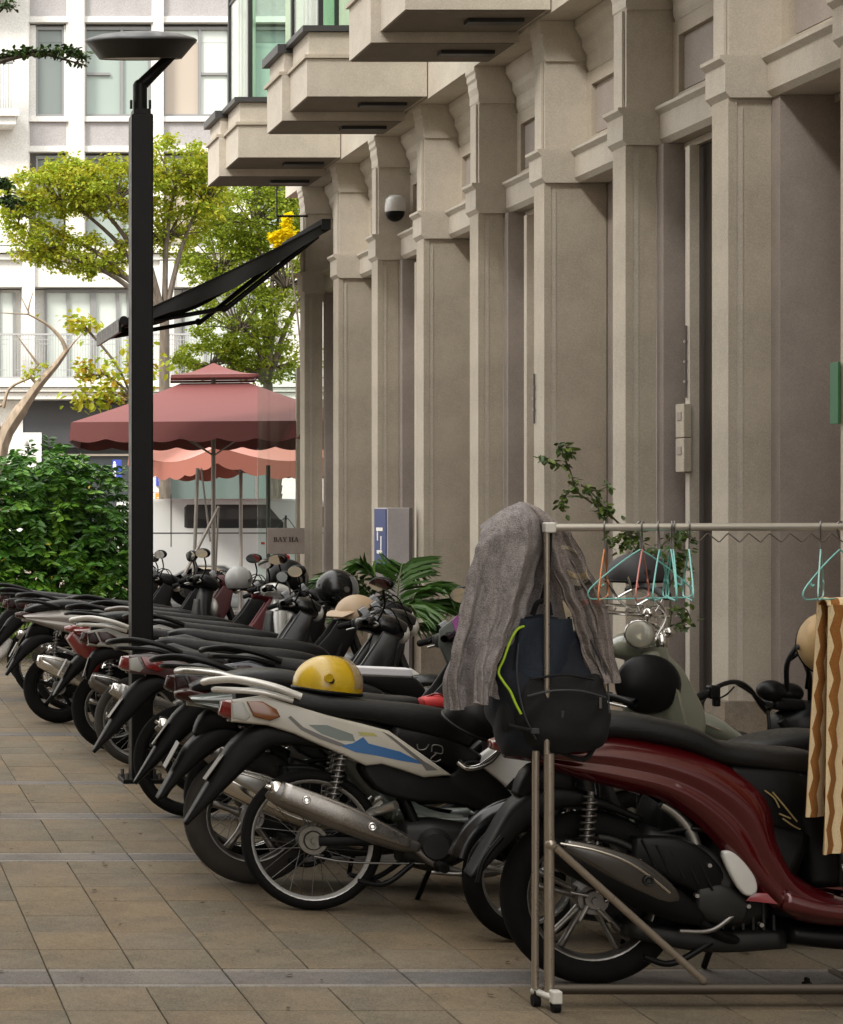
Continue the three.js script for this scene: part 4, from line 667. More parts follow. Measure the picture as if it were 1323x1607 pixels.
// ------------------------------------------------------------------ motorbikes: local x runs forward from the rear contact point, y up, z to the right-hand side
const cr = (a, b, n) => { const o = []; for (let i = 0; i <= n; i++) o.push(a + (b - a) * i / n); return o; };
function wheel(o, x, r, { tw = 0.075, ty = 0.042, rim = M.chrome, kind = 'spoked', tyreM = M.rubber, disc = 0, hubM = M.steelDull, hubR = 0.065, rimW = 0.045 } = {}) {
  const mv = (g) => g.translate(x, r, 0), R = r - ty;
  const w = part('wheel', [mv(new THREE.TorusGeometry(R, ty, 14, 52).scale(1, 1, tw / (2 * ty)))], tyreM, o);
  const rr0 = r - 2 * ty + 0.012;
  const ring = lathe([[rr0 - 0.009, -rimW * 0.5], [rr0 + 0.002, -rimW * 0.6], [rr0 + 0.005, -rimW * 0.5], [rr0 - 0.004, -rimW * 0.3], [rr0 - 0.008, 0], [rr0 - 0.004, rimW * 0.3], [rr0 + 0.005, rimW * 0.5], [rr0 + 0.002, rimW * 0.6], [rr0 - 0.009, rimW * 0.5], [rr0 - 0.018, 0], [rr0 - 0.009, -rimW * 0.5]], 56); ring.rotateX(Math.PI / 2);
  part('rim', [mv(ring)], rim, w);
  part('hub', [mv(cyl([0, 0, -0.06], [0, 0, 0.06], hubR, hubR, 24)), mv(cyl([0, 0, 0.06], [0, 0, 0.075], hubR * 0.7, hubR * 0.6, 20)), mv(cyl([0, 0, -0.09], [0, 0, 0.09], 0.012, 0.012, 8))], hubM, w);
  if (kind === 'spoked') { const s = []; for (let i = 0; i < 32; i++) { const a = i / 32 * 6.2832, b = a + (i % 4 < 2 ? 0.42 : -0.42), z = i % 2 ? 0.035 : -0.035; s.push(mv(cyl([Math.cos(b) * hubR * 0.95, Math.sin(b) * hubR * 0.95, z], [Math.cos(a) * (rr0 - 0.02), Math.sin(a) * (rr0 - 0.02), z * 0.2], 0.0016, 0.0016, 5, true))); } part('spokes', s, M.darkSteel, w); }
  else { const s = []; for (let i = 0; i < 5; i++) for (const k of [-0.13, 0.13]) { const a = i / 5 * 6.2832 + 0.3; const g = loft([[hubR * 0.8, 0, 0.016, 0.016], [rr0 * 0.5, 0, 0.013, 0.010], [rr0 - 0.018, 0, 0.015, 0.012]], { seg: 8, sub: 2 }); g.rotateZ(a + k * (kind === 'twin' ? 1 : 0.2)); s.push(mv(g)); if (kind !== 'twin') break; } if (kind !== 'twin') for (let i = 1; i < 5; i++) { const g = loft([[hubR * 0.8, 0, 0.02, 0.024], [rr0 * 0.5, 0, 0.014, 0.014], [rr0 - 0.018, 0, 0.018, 0.018]], { seg: 8, sub: 2 }); g.rotateZ(i / 5 * 6.2832 + 0.3); s.push(mv(g)); } parts('spoke', s, kind === 'twin' ? M.steelDull : rim, w); }
  if (disc) { const d = []; const s = new THREE.Shape(); s.absarc(0, 0, disc, 0, 6.2832); const h = new THREE.Path(); h.absarc(0, 0, disc * 0.62, 0, 6.2832, true); s.holes.push(h); for (let i = 0; i < 24; i++) { const a = i / 24 * 6.2832, q = disc * (0.76 + 0.12 * (i % 2)), p = new THREE.Path(); p.absarc(Math.cos(a) * q, Math.sin(a) * q, 0.0042, 0, 6.2832, true); s.holes.push(p); } const g = new THREE.ExtrudeGeometry(s, { depth: 0.004, bevelEnabled: false, curveSegments: 20 }); g.translate(0, 0, 0.078); d.push(mv(g)); for (let i = 0; i < 5; i++) { const a = i / 5 * 6.2832; d.push(mv(cyl([Math.cos(a) * 0.03, Math.sin(a) * 0.03, 0.08], [Math.cos(a + 0.3) * disc * 0.66, Math.sin(a + 0.3) * disc * 0.66, 0.08], 0.008, 0.006, 6))); } part('brake_disc', d, M.alu, w); }
  return w;
}
function mirrors(o, hx, hy, both = true, tilt = 0.9, yawR = 0.75) {
  for (const s of both ? [1, -1] : [1]) {
    const m = part('mirror', [tube([[hx, hy, s * 0.2], [hx + 0.03, hy + 0.08, s * 0.23], [hx + 0.01, hy + 0.17, s * 0.29]], 0.006, 6)], M.blackMetal, o);
    const place = (g) => { g.rotateZ(0.25); g.rotateY(yawR * (s > 0 ? 1 : 0.7)); return g.translate(hx, hy + 0.185, s * 0.30); };
    part('mirror_shell', [place(ball(0.056, 0.008, 0, 0, 0.34, 0.66, 1.15, 18))], M.black, m); part('mirror_glass', [place(cyl([-0.0165, 0, 0], [-0.0135, 0, 0], 0.045, 0.045, 28).scale(1, 0.72, 1.2))], M.mirror, m);
  }
}
function bars(o, hx, hy, w = 0.33, mat = M.blackMetal, back = 0.12) {
  part('handlebar', [tube([[hx - back, hy, -w], [hx - back * 0.55, hy + 0.02, -w * 0.6], [hx, hy - 0.01, -0.07], [hx, hy - 0.01, 0.07], [hx - back * 0.55, hy + 0.02, w * 0.6], [hx - back, hy, w]], 0.011, 8, 40)], mat, o);
  for (const s of [1, -1]) { part('grip', [tube([[hx - back - 0.01, hy - 0.002, s * (w + 0.01)], [hx - back * 0.72, hy + 0.012, s * (w - 0.11)]], 0.0165, 10, 4)], M.rubber, o); part('brake_lever', [tube([[hx - back * 0.5, hy + 0.01, s * (w - 0.13)], [hx - back * 0.4, hy - 0.005, s * (w - 0.08)], [hx - back * 0.75, hy - 0.02, s * (w + 0.02)]], 0.006, 6)], M.alu, o); part('switch_box', box(0.05, 0.045, 0.05, hx - back * 0.6, hy + 0.012, s * (w - 0.15), 0.01), M.black, o); }
}
const mPlate = std([0.20, 0.19, 0.17], 0.5, { map: tDirt, uv: 0.2 });
function plateNo(o, x, y, a, w = 0.16, h = 0.125) { // number plate on the tail, tilted
  const g = box(0.004, h, w, 0, 0, 0, 0.0015); g.rotateZ(a); g.translate(x, y, 0); const p = part('number_plate', g, mPlate, o);

}
function shock(o, x0, y0, x1, y1, z) {
  const n = 9, pts = [], A = V(x0, y0, z), B = V(x1, y1, z), d = B.clone().sub(A), l = d.length(), u = d.clone().normalize(), v = V(0, 0, 1), w = u.clone().cross(v); for (let i = 0; i <= n * 10; i++) { const t = i / (n * 10), a = t * n * 6.2832, p = A.clone().addScaledVector(d, 0.05 + t * 0.68).addScaledVector(v, Math.cos(a) * 0.022).addScaledVector(w, Math.sin(a) * 0.022); pts.push(p.toArray()); }
  part('shock_absorber', [tube(pts, 0.0045, 6, n * 12), cyl([x0, y0, z], [x1, y1, z], 0.011, 0.011, 10), cyl(A.clone().lerp(B, 0.7).toArray(), [x1, y1, z], 0.019, 0.017, 12)], M.steelDull, o);
}
// small-wheeled step-through motorbike with a horizontal engine
function underbone(label, pos, yaw, lean, c) {
  const o = thing('motorbike', label, 'motorbike', pos, yaw, 'motorbikes parked in a row'); o.rotation.order = 'YXZ'; o.rotation.x = -lean;
  const P = { r: 0.278, side: M.black, tail: M.darkLens, sig: M.darkLens, lens: M.darkLens, seatM: M.seat, rail: M.chrome, exh: M.steelDull, rim: M.chrome, shield: M.black, shieldIn: M.plastic, guard: M.plastic, tyreM: M.rubber, kind: 'spoked', ...c }, r = P.r;
  wheel(o, 0, r, { rim: P.rim, tyreM: P.tyreM, kind: P.kind, ty: P.ty || 0.031, tw: P.tw || 0.075, hubR: 0.056, hubM: M.hub });
  wheel(o, 1.21, r, { rim: P.rim, tyreM: M.rubber, kind: P.kind, ty: 0.028, tw: 0.07, hubR: 0.06 });
  // frame core, swing arm, chain case, engine
  part('frame', [loft([[-0.22, 0.76, 0.06, 0.045], [0.1, 0.70, 0.07, 0.06], [0.36, 0.6, 0.06, 0.07], [0.6, 0.5, 0.05, 0.05], [0.95, 0.78, 0.035, 0.035]], { e: 0.7 }), cyl([0.3, 0.58, 0.05], [0.42, 0.3, 0.05], 0.02), cyl([0.3, 0.58, -0.05], [0.42, 0.3, -0.05], 0.02)], M.black, o);
  parts('swing_arm', [loft([[0.02, r, 0.014, 0.02, 0.085], [0.42, 0.3, 0.016, 0.026, 0.085]], { e: 0.6 }), loft([[0.02, r, 0.02, 0.03, -0.09], [0.42, 0.3, 0.02, 0.05, -0.09]], { e: 0.5 })], M.black, o);
  for (const z of [0.105, -0.105]) shock(o, 0.115, 0.64, 0.05, r + 0.06, z);
  part('engine', [loft([[0.34, 0.28, 0.10, 0.08], [0.46, 0.27, 0.12, 0.105], [0.58, 0.29, 0.10, 0.075], [0.62, 0.31, 0.07, 0.06]], { e: 0.6 }), ...cr(0.63, 0.78, 6).map((x) => box(0.012, 0.13, 0.15, x, 0.32 + (x - 0.63) * 0.25, 0, 0.004)), cyl([0.62, 0.315, 0], [0.82, 0.36, 0], 0.05, 0.045, 14), cyl([0.46, 0.27, 0.11], [0.46, 0.27, 0.14], 0.07, 0.05, 22), cyl([0.46, 0.27, -0.11], [0.46, 0.27, -0.15], 0.09, 0.08, 22), cyl([0.60, 0.42, 0.02], [0.66, 0.5, 0.02], 0.035)], M.engine, o);
  part('foot_peg', [cyl([0.46, 0.2, -0.3], [0.46, 0.2, 0.3], 0.011), cyl([0.46, 0.2, 0.19], [0.46, 0.2, 0.3], 0.02, 0.02, 10), cyl([0.46, 0.2, -0.3], [0.46, 0.2, -0.19], 0.02, 0.02, 10)], M.rubber, o);
  for (const s of [1, -1]) part('passenger_peg', [cyl([0.19, 0.37, s * 0.1], [0.26, 0.44, s * 0.13], 0.016, 0.013), cyl([0.21, 0.39, s * 0.12], [0.30, 0.43, s * 0.2], 0.017, 0.019, 10), box(0.05, 0.03, 0.02, 0.19, 0.38, s * 0.11, 0.006)], M.alu, o);
  parts('brake_arm', [tube([[0.0, r - 0.06, 0.09], [0.12, 0.2, 0.095], [0.44, 0.2, 0.1]], 0.004, 5), tube([[0.44, 0.17, 0.14], [0.56, 0.17, 0.16], [0.6, 0.2, 0.2]], 0.008, 6)], M.steelDull, o);
  part('side_stand', [tube([[0.5, 0.2, -0.12], [0.47, 0.1, -0.2], [0.45, 0.016, -0.27]], 0.011, 7)], M.black, o);
  parts('centre_stand', [tube([[0.38, 0.2, 0.1], [0.26, 0.12, 0.13], [0.16, 0.13, 0.14]], 0.011, 7), tube([[0.38, 0.2, -0.1], [0.26, 0.12, -0.13], [0.16, 0.13, -0.14]], 0.011, 7), cyl([0.24, 0.125, -0.12], [0.24, 0.125, 0.12], 0.01)], M.black, o);
  // exhaust on the right
  const ex = part('exhaust', [loft([[-0.17, 0.485, 0.03, 0.034, 0.145], [-0.13, 0.462, 0.042, 0.05, 0.145], [0.1, 0.375, 0.046, 0.056, 0.14], [0.3, 0.295, 0.036, 0.042, 0.125], [0.40, 0.26, 0.02, 0.02, 0.115]], { e: 0.95, seg: 20 }), tube([[0.38, 0.262, 0.115], [0.46, 0.2, 0.115], [0.58, 0.165, 0.1], [0.72, 0.18, 0.05], [0.8, 0.25, 0.02], [0.81, 0.32, 0]], 0.017, 10)], P.exh, o);
  part('heat_shield', [loft([[-0.13, 0.475, 0.012, 0.038, 0.182], [0.08, 0.398, 0.013, 0.042, 0.18], [0.22, 0.34, 0.012, 0.036, 0.168], [0.36, 0.28, 0.008, 0.018, 0.148]], { e: 0.7, seg: 14 })], P.exhShield || P.exh, ex);
  part('end_cap', [loft([[-0.176, 0.488, 0.026, 0.03, 0.145], [-0.168, 0.485, 0.036, 0.041, 0.145], [-0.15, 0.474, 0.040, 0.047, 0.145]], { e: 1 }), cyl([-0.19, 0.495, 0.145], [-0.17, 0.486, 0.145], 0.011, 0.011, 14)], M.chrome, ex);
  parts('bolt', [[-0.04, 0.443], [0.21, 0.345]].map(([x, y]) => new THREE.TorusGeometry(0.013, 0.004, 8, 16).translate(x, y, 0.1945)).concat([[-0.04, 0.443], [0.21, 0.345]].map(([x, y]) => cyl([x, y, 0.18], [x, y, 0.197], 0.007))), M.chrome, ex);
  // rear mudguard sheet and lower flap
  if (P.short) part('rear_mudguard', [loft([[0.14, 0.63, 0.07, 0.012], [-0.02, 0.675, 0.085, 0.03], [-0.17, 0.70, 0.09, 0.045], [-0.26, 0.67, 0.085, 0.045], [-0.30, 0.60, 0.07, 0.025], [-0.32, 0.53, 0.05, 0.012]], { e: 0.55, seg: 20 })], P.guard, o);
  else part('rear_mudguard', [loft([[0.14, 0.63, 0.07, 0.012], [-0.02, 0.675, 0.085, 0.03], [-0.17, 0.69, 0.09, 0.05], [-0.27, 0.625, 0.085, 0.062], [-0.345, 0.53, 0.08, 0.045], [-0.43, 0.42, 0.072, 0.026], [-0.50, 0.33, 0.06, 0.01]], { e: 0.55, seg: 20 })], P.guard, o);
  plateNo(o, P.short ? -0.33 : -0.385, P.short ? 0.61 : 0.56, P.short ? -0.3 : -0.62);
  // seat, grab rail, tail, side panels
  part('seat', [loft([[-0.3, 0.845, 0.09, 0.02], [-0.2, 0.845, 0.115, 0.042], [0.02, 0.812, 0.125, 0.05], [0.22, 0.79, 0.12, 0.05], [0.42, 0.76, 0.11, 0.062], [0.56, 0.72, 0.085, 0.07], [0.63, 0.68, 0.06, 0.045]], { e: 0.62, seg: 22 }), loft([[0.3, 0.70, 0.11, 0.05], [0.5, 0.64, 0.09, 0.07], [0.64, 0.58, 0.055, 0.05]], { e: 0.6 })], P.seatM, o);
  if (P.rail) part('grab_rail', [tube([[-0.05, 0.845, 0.145], [-0.16, 0.885, 0.15], [-0.30, 0.912, 0.13], [-0.40, 0.905, 0.07], [-0.42, 0.9, 0], [-0.40, 0.905, -0.07], [-0.30, 0.912, -0.13], [-0.16, 0.885, -0.15], [-0.05, 0.845, -0.145]], 0.0145, 10, 60), tube([[-0.08, 0.83, 0.13], [-0.2, 0.86, 0.135], [-0.36, 0.87, 0.09], [-0.38, 0.87, 0]], 0.012, 8)], P.rail, o);
  const SP = [[-0.32, 0.83], [-0.2, 0.85], [-0.06, 0.81], [0.05, 0.775], [0.18, 0.744], [0.29, 0.716], [0.41, 0.63], [0.527, 0.546], [0.42, 0.535], [0.33, 0.565], [0.26, 0.585], [0.2, 0.577], [0.13, 0.61], [0.04, 0.648], [-0.08, 0.70], [-0.18, 0.73], [-0.32, 0.742]];
  for (const s of [1, -1]) {
    const sp = part('side_panel', plate(SP, s > 0 ? 0.095 : -0.125, 0.03, 0.011), P.side, o);
    if (P.decal) { const z = s > 0 ? 0.1252 : -0.1262, t = 0.001; for (const [poly, m] of P.decal) part('decal', plate(poly, z, t, 0), m, sp); }
    part('turn_signal', [plate([[-0.262, 0.825], [-0.2, 0.825], [-0.145, 0.795], [-0.13, 0.765], [-0.17, 0.748], [-0.235, 0.765]], s > 0 ? 0.118 : -0.138, 0.02, 0.006)], P.sig, o);
  for (const s of [1, -1]) part('signal_lens', [plate([[-0.32, 0.815], [-0.275, 0.825], [-0.245, 0.765], [-0.265, 0.745], [-0.315, 0.755]], s > 0 ? 0.108 : -0.128, 0.02, 0.006)], P.lens, o);
  }
  part('tail_light', [loft([[-0.36, 0.80, 0.05, 0.03], [-0.32, 0.792, 0.085, 0.042], [-0.2, 0.785, 0.1, 0.045]], { e: 0.6 })], P.tail, o);
  part('tail_cover', [loft([[-0.3, 0.83, 0.06, 0.015], [-0.1, 0.8, 0.1, 0.05], [0.1, 0.74, 0.1, 0.07], [0.3, 0.66, 0.095, 0.07]], { e: 0.6 })], M.plastic, o);
  // step-through cover and leg shield
  for (const s of [1, -1]) part('cover', plate([[0.19, 0.575], [0.30, 0.60], [0.42, 0.56], [0.53, 0.55], [0.585, 0.60], [0.64, 0.60], [0.72, 0.52], [0.79, 0.43], [0.81, 0.35], [0.77, 0.345], [0.68, 0.395], [0.54, 0.43], [0.38, 0.44], [0.25, 0.48]], s > 0 ? 0.06 : -0.1, 0.04, 0.015, true), M.plastic, o);
  for (const s of [1, -1]) part('leg_shield', [plate([[0.635, 0.585], [0.74, 0.665], [0.86, 0.80], [0.97, 0.965], [1.05, 0.93], [1.02, 0.78], [0.93, 0.62], [0.86, 0.46], [0.81, 0.30], [0.785, 0.32], [0.80, 0.41], [0.76, 0.48]], s > 0 ? 0.11 : -0.15, 0.04, 0.013)], P.shield, o);
  part('inner_shield', [loft([[0.80, 0.32, 0.13, 0.02], [0.86, 0.5, 0.16, 0.025], [0.94, 0.75, 0.15, 0.035], [1.01, 0.95, 0.10, 0.05]], { e: 0.6 })], P.shieldIn, o);
  if (P.insert) part('shield_insert', plate([[0.72, 0.5], [0.79, 0.475], [0.815, 0.455], [0.79, 0.54], [0.755, 0.54]], 0.1495, 0.004, 0.0012), M.black, o);
  if (P.guardBar) parts('foot_guard', [tube([[0.72, 0.665, 0.16], [0.66, 0.60, 0.16], [0.58, 0.575, 0.16], [0.545, 0.60, 0.155]], 0.012, 8), tube([[0.76, 0.70, 0.165], [0.70, 0.645, 0.165], [0.63, 0.59, 0.165]], 0.008, 8)], M.chrome, o);
  // fork, front mudguard, headset
  for (const s of [1, -1]) part('fork', [cyl([1.21, r, s * 0.075], [1.0, 0.84, s * 0.075], 0.019, 0.022, 12)], M.engine, o);
  const fg = new THREE.TorusGeometry(r + 0.025, 0.05, 10, 24, 2.2); fg.scale(1, 1, 1.1); fg.rotateZ(0.35); part('front_mudguard', [fg.translate(1.21, r, 0)], P.front || P.side, o);
  part('headset', [loft([[0.86, 1.0, 0.06, 0.03], [0.94, 1.005, 0.11, 0.05], [1.03, 0.98, 0.115, 0.065], [1.1, 0.96, 0.08, 0.05]], { e: 0.75 })], P.head || P.shield, o);
  part('headlight', ball(0.07, 1.09, 0.955, 0, 0.6, 0.8, 1.2), M.clearLens, o);
  part('speedometer', [cyl([0.9, 1.03, 0], [0.93, 1.05, 0], 0.055, 0.055, 20)], M.darkGlass, o);
  bars(o, 0.97, 1.0); if (P.mirrors !== false) mirrors(o, 0.93, 1.01, P.mirrors !== 1, 0.9, P.mYaw ?? 0.75);
  parts('brake_cable', [tube([[0.86, 1.0, 0.2], [1.0, 1.08, 0.14], [1.08, 0.96, 0.1]], 0.004, 5), tube([[0.86, 1.0, -0.2], [1.0, 1.1, -0.12], [1.08, 0.95, -0.08]], 0.004, 5)], M.black, o);
  return o;
}
// step-through scooter with a flat floor
function scooter(label, pos, yaw, lean, c) {
  const o = thing('scooter', label, 'scooter', pos, yaw, 'scooters parked in the row'); o.rotation.order = 'YXZ'; o.rotation.x = -lean;
  const P = { r: 0.27, body: M.black, seatM: M.seat, rail: M.black, rim: M.steelDull, exh: M.steelDull, guard: M.plastic, tyreM: M.rubber, shield: null, disc: 0, kind: 'alloy', ...c }, r = P.r, body = P.body;
  wheel(o, 0, r, { rim: P.rim, kind: P.kind, ty: P.ty || 0.05, tw: P.tw || 0.1, hubR: 0.05, tyreM: P.tyreM, disc: P.disc, rimW: 0.06 });
  wheel(o, 1.29, r, { rim: P.rim, kind: P.kind, ty: 0.045, tw: 0.09, hubR: 0.05, disc: 0.1, rimW: 0.055 });
  part('engine', [loft([[-0.02, r, 0.06, 0.09, -0.1], [0.2, 0.28, 0.07, 0.10, -0.1], [0.42, 0.27, 0.07, 0.09, -0.1]], { e: 0.6 }), loft([[0.3, 0.3, 0.1, 0.08], [0.42, 0.3, 0.12, 0.1], [0.55, 0.32, 0.09, 0.08]], { e: 0.6 }), loft([[0.3, 0.31, 0.03, 0.05, 0.13], [0.38, 0.3, 0.035, 0.07, 0.13], [0.46, 0.28, 0.025, 0.04, 0.13]], { e: 0.8 }), ...cr(0.40, 0.56, 5).map((x) => box(0.01, 0.12, 0.2, x, 0.27, 0, 0.003)), loft([[0.1, 0.2, 0.1, 0.03], [0.35, 0.17, 0.12, 0.04], [0.6, 0.18, 0.1, 0.035]], { e: 0.5 }), loft([[0.14, 0.48, 0.05, 0.07, 0.05], [0.3, 0.42, 0.06, 0.08, 0.08], [0.42, 0.36, 0.05, 0.05, 0.1]], { e: 0.6 })], M.engine, o);
  part('air_cleaner', [loft([[0.10, 0.465, 0.03, 0.05, 0.12], [0.24, 0.44, 0.035, 0.075, 0.125], [0.34, 0.385, 0.03, 0.06, 0.125], [0.40, 0.34, 0.02, 0.03, 0.12]], { e: 0.55 })], M.black, o);
  for (let i = 0; i < 5; i++) part('cover_rib', [cyl([0.13 + i * 0.045, 0.51 - i * 0.018, 0.155], [0.17 + i * 0.045, 0.42 - i * 0.018, 0.158], 0.004)], M.plastic, o);
  for (const [x, y] of [[0.12, 0.44], [0.34, 0.43], [0.3, 0.33], [0.46, 0.3], [0.5, 0.24]]) part('screw', cyl([x, y, 0.14], [x, y, 0.165], 0.007, 0.007, 8), M.alu, o);
  part('hose', tube([[0.2, 0.52, 0.08], [0.34, 0.54, 0.12], [0.45, 0.46, 0.13], [0.47, 0.36, 0.12]], 0.011, 8), M.black, o);
  part('kick_lever', tube([[0.42, 0.27, 0.15], [0.34, 0.22, 0.17], [0.24, 0.215, 0.175]], 0.008, 7), M.steelDull, o);
  for (const z of [0.12, -0.12]) shock(o, -0.02, 0.66, -0.05, r + 0.08, z);
  const ex = part('exhaust', [loft([[-0.17, 0.475, 0.03, 0.03, 0.165], [-0.12, 0.46, 0.055, 0.06, 0.165], [0.08, 0.37, 0.06, 0.068, 0.16], [0.24, 0.29, 0.045, 0.05, 0.15], [0.32, 0.25, 0.02, 0.022, 0.14]], { seg: 20, e: 0.95 }), tube([[0.3, 0.255, 0.14], [0.4, 0.19, 0.12], [0.5, 0.18, 0.06], [0.56, 0.26, 0.03]], 0.018, 10)], P.exh, o);
  part('heat_shield', [loft([[-0.13, 0.495, 0.012, 0.02, 0.212], [-0.02, 0.455, 0.014, 0.04, 0.216], [0.1, 0.4, 0.014, 0.05, 0.21], [0.2, 0.335, 0.012, 0.034, 0.196], [0.225, 0.305, 0.008, 0.012, 0.185]], { e: 0.7, seg: 16 })], P.shieldM || M.darkSteel, ex);
  part('shield_trim', tube([[-0.145, 0.50, 0.222], [-0.04, 0.482, 0.228], [0.06, 0.447, 0.228], [0.14, 0.395, 0.222], [0.20, 0.345, 0.208]], 0.0055, 8), M.chrome, ex);
  parts('bolt', [new THREE.TorusGeometry(0.014, 0.004, 8, 16).translate(0.13, 0.385, 0.228), cyl([0.13, 0.385, 0.2], [0.13, 0.385, 0.23], 0.008)], M.engine, ex);
  part('rear_mudguard', [loft([[0.16, 0.56, 0.06, 0.01], [0.02, 0.615, 0.075, 0.02], [-0.12, 0.63, 0.08, 0.045], [-0.22, 0.575, 0.08, 0.05], [-0.30, 0.48, 0.078, 0.032], [-0.39, 0.355, 0.07, 0.012]], { e: 0.55, seg: 20 }), loft([[-0.06, 0.7, 0.075, 0.06], [-0.17, 0.69, 0.07, 0.05], [-0.22, 0.62, 0.05, 0.03]], { e: 0.6 })], P.guard, o);
  if (P.plate !== false) plateNo(o, -0.335, 0.545, -0.5); else parts('plate_bracket', [tube([[-0.30, 0.50, 0.085], [-0.36, 0.42, 0.088], [-0.38, 0.345, 0.088]], 0.009, 6), tube([[-0.30, 0.50, -0.085], [-0.36, 0.42, -0.088], [-0.38, 0.345, -0.088]], 0.009, 6), cyl([-0.335, 0.46, -0.085], [-0.335, 0.46, 0.085], 0.007), cyl([-0.365, 0.40, -0.085], [-0.365, 0.40, 0.085], 0.007)], M.black, o);
  // body: tail, flanks, under-seat
  part('body', [loft([[-0.27, 0.79, 0.06, 0.035], [-0.16, 0.785, 0.12, 0.045], [0.04, 0.765, 0.13, 0.065], [0.24, 0.715, 0.135, 0.075], [0.40, 0.625, 0.13, 0.08], [0.49, 0.52, 0.12, 0.07], [0.55, 0.42, 0.11, 0.05]], { e: 0.72, seg: 26 })], body, o);
  const prof = (v) => { const P = [[0, 0.118], [0.08, 0.142], [0.2, 0.166], [0.32, 0.181], [0.40, 0.183], [0.5, 0.179], [0.58, 0.174], [0.64, 0.180], [0.71, 0.187], [0.78, 0.184], [0.9, 0.168], [1, 0.14]]; for (let k = 0; k < P.length - 1; k++) if (v <= P[k + 1][0]) { const t = (v - P[k][0]) / (P[k + 1][0] - P[k][0]), q = t * t * (3 - 2 * t) * 0.4 + t * 0.6; return P[k][1] + (P[k + 1][1] - P[k][1]) * q; } return 0.14; };
  for (const s of [1, -1]) part('flank', strip([[-0.27, 0.80, -0.24, 0.765], [-0.1, 0.83, -0.1, 0.715], [0.05, 0.845, 0.05, 0.675], [0.24, 0.812, 0.19, 0.64], [0.41, 0.752, 0.285, 0.58], [0.53, 0.655, 0.372, 0.49], [0.568, 0.515, 0.462, 0.376], [0.63, 0.395, 0.57, 0.275], [0.74, 0.335, 0.70, 0.24], [0.86, 0.315, 0.86, 0.24]], s, prof), body, o);
  part('seat', [loft([[-0.25, 0.825, 0.08, 0.02], [-0.16, 0.85, 0.13, 0.035], [0.06, 0.875, 0.15, 0.045], [0.28, 0.84, 0.15, 0.045], [0.40, 0.79, 0.14, 0.04], [0.55, 0.77, 0.13, 0.04], [0.68, 0.755, 0.1, 0.045], [0.735, 0.735, 0.06, 0.03]], { e: 0.6, seg: 24 })], P.seatM, o);
  part('under_seat', [loft([[0.40, 0.68, 0.13, 0.1], [0.58, 0.64, 0.13, 0.13], [0.70, 0.60, 0.1, 0.12]], { e: 0.6 }), loft([[0.62, 0.72, 0.11, 0.05], [0.70, 0.55, 0.12, 0.07], [0.72, 0.36, 0.12, 0.06]], { e: 0.6 }), loft([[0.44, 0.5, 0.15, 0.1], [0.62, 0.42, 0.15, 0.14]], { e: 0.6 })], M.black, o);
  if (P.under) part('tail_fairing', [loft([[-0.28, 0.77, 0.09, 0.05], [-0.2, 0.70, 0.10, 0.075], [-0.13, 0.60, 0.085, 0.06], [-0.14, 0.50, 0.07, 0.03]], { e: 0.6 })], P.under, o);
  part('tail_light', [loft([[-0.32, 0.80, 0.04, 0.015], [-0.26, 0.80, 0.1, 0.03], [-0.16, 0.79, 0.14, 0.028]], { e: 0.6 })], P.tail || M.darkLens, o);
  if (P.rail) part('grab_rail', [tube([[0.0, 0.86, 0.16], [-0.14, 0.895, 0.15], [-0.28, 0.905, 0.09], [-0.31, 0.9, 0], [-0.28, 0.905, -0.09], [-0.14, 0.895, -0.15], [0.0, 0.86, -0.16]], 0.013, 10, 50)], P.rail, o);
  // floor, leg shield, front
  part('floor_board', [loft([[0.55, 0.30, 0.16, 0.035], [0.75, 0.265, 0.17, 0.03], [0.98, 0.275, 0.17, 0.035]], { e: 0.5 })], P.floor || M.plastic, o);
  parts('floor_trim', [1, -1].map((s) => loft([[0.56, 0.325, 0.02, 0.03, s * 0.18], [0.72, 0.29, 0.022, 0.025, s * 0.185], [0.98, 0.285, 0.02, 0.035, s * 0.18]], { e: 0.8 })), body, o);
  part('belly', [loft([[0.6, 0.2, 0.12, 0.035], [0.8, 0.19, 0.13, 0.04], [1.0, 0.22, 0.12, 0.04]], { e: 0.6 })], M.black, o);
  part('leg_shield', [loft([[0.96, 0.28, 0.17, 0.04], [1.05, 0.44, 0.215, 0.035], [1.06, 0.68, 0.22, 0.04], [1.07, 0.88, 0.17, 0.05], [1.1, 1.0, 0.09, 0.05]], { e: 0.7, seg: 22 })], P.shield || body, o);
  part('inner_shield', [loft([[0.95, 0.33, 0.15, 0.02], [1.02, 0.5, 0.18, 0.03], [1.02, 0.74, 0.17, 0.035], [1.04, 0.92, 0.11, 0.03]], { e: 0.6 })], M.plastic, o);
  if (P.sticker) part('sticker', plate([[-0.035, -0.06], [0.03, -0.06], [0.02, 0.06], [-0.045, 0.05]], 0, 0.002, 0).rotateY(-1.2).translate(1.0, 0.78, 0.222), P.sticker, o);
  for (const s of [1, -1]) part('fork', cyl([1.29, r, s * 0.07], [1.13, 0.72, s * 0.07], 0.019, 0.019, 12), M.engine, o);
  const fg = new THREE.TorusGeometry(r + 0.02, 0.055, 10, 24, 2.3); fg.rotateZ(0.3); part('front_mudguard', [fg.translate(1.29, r, 0)], P.shield || body, o);
  part('headset', [loft([[0.98, 1.05, 0.08, 0.03], [1.05, 1.06, 0.13, 0.05], [1.13, 1.03, 0.12, 0.05], [1.17, 1.0, 0.08, 0.03]], { e: 0.75 })], P.shield || body, o);
  part('headlight', ball(0.08, 1.14, 0.86, 0, 0.5, 0.9, 1.4), M.clearLens, o);
  part('side_stand', tube([[0.5, 0.2, -0.12], [0.46, 0.1, -0.2], [0.45, 0.016, -0.26]], 0.011, 7), M.black, o);
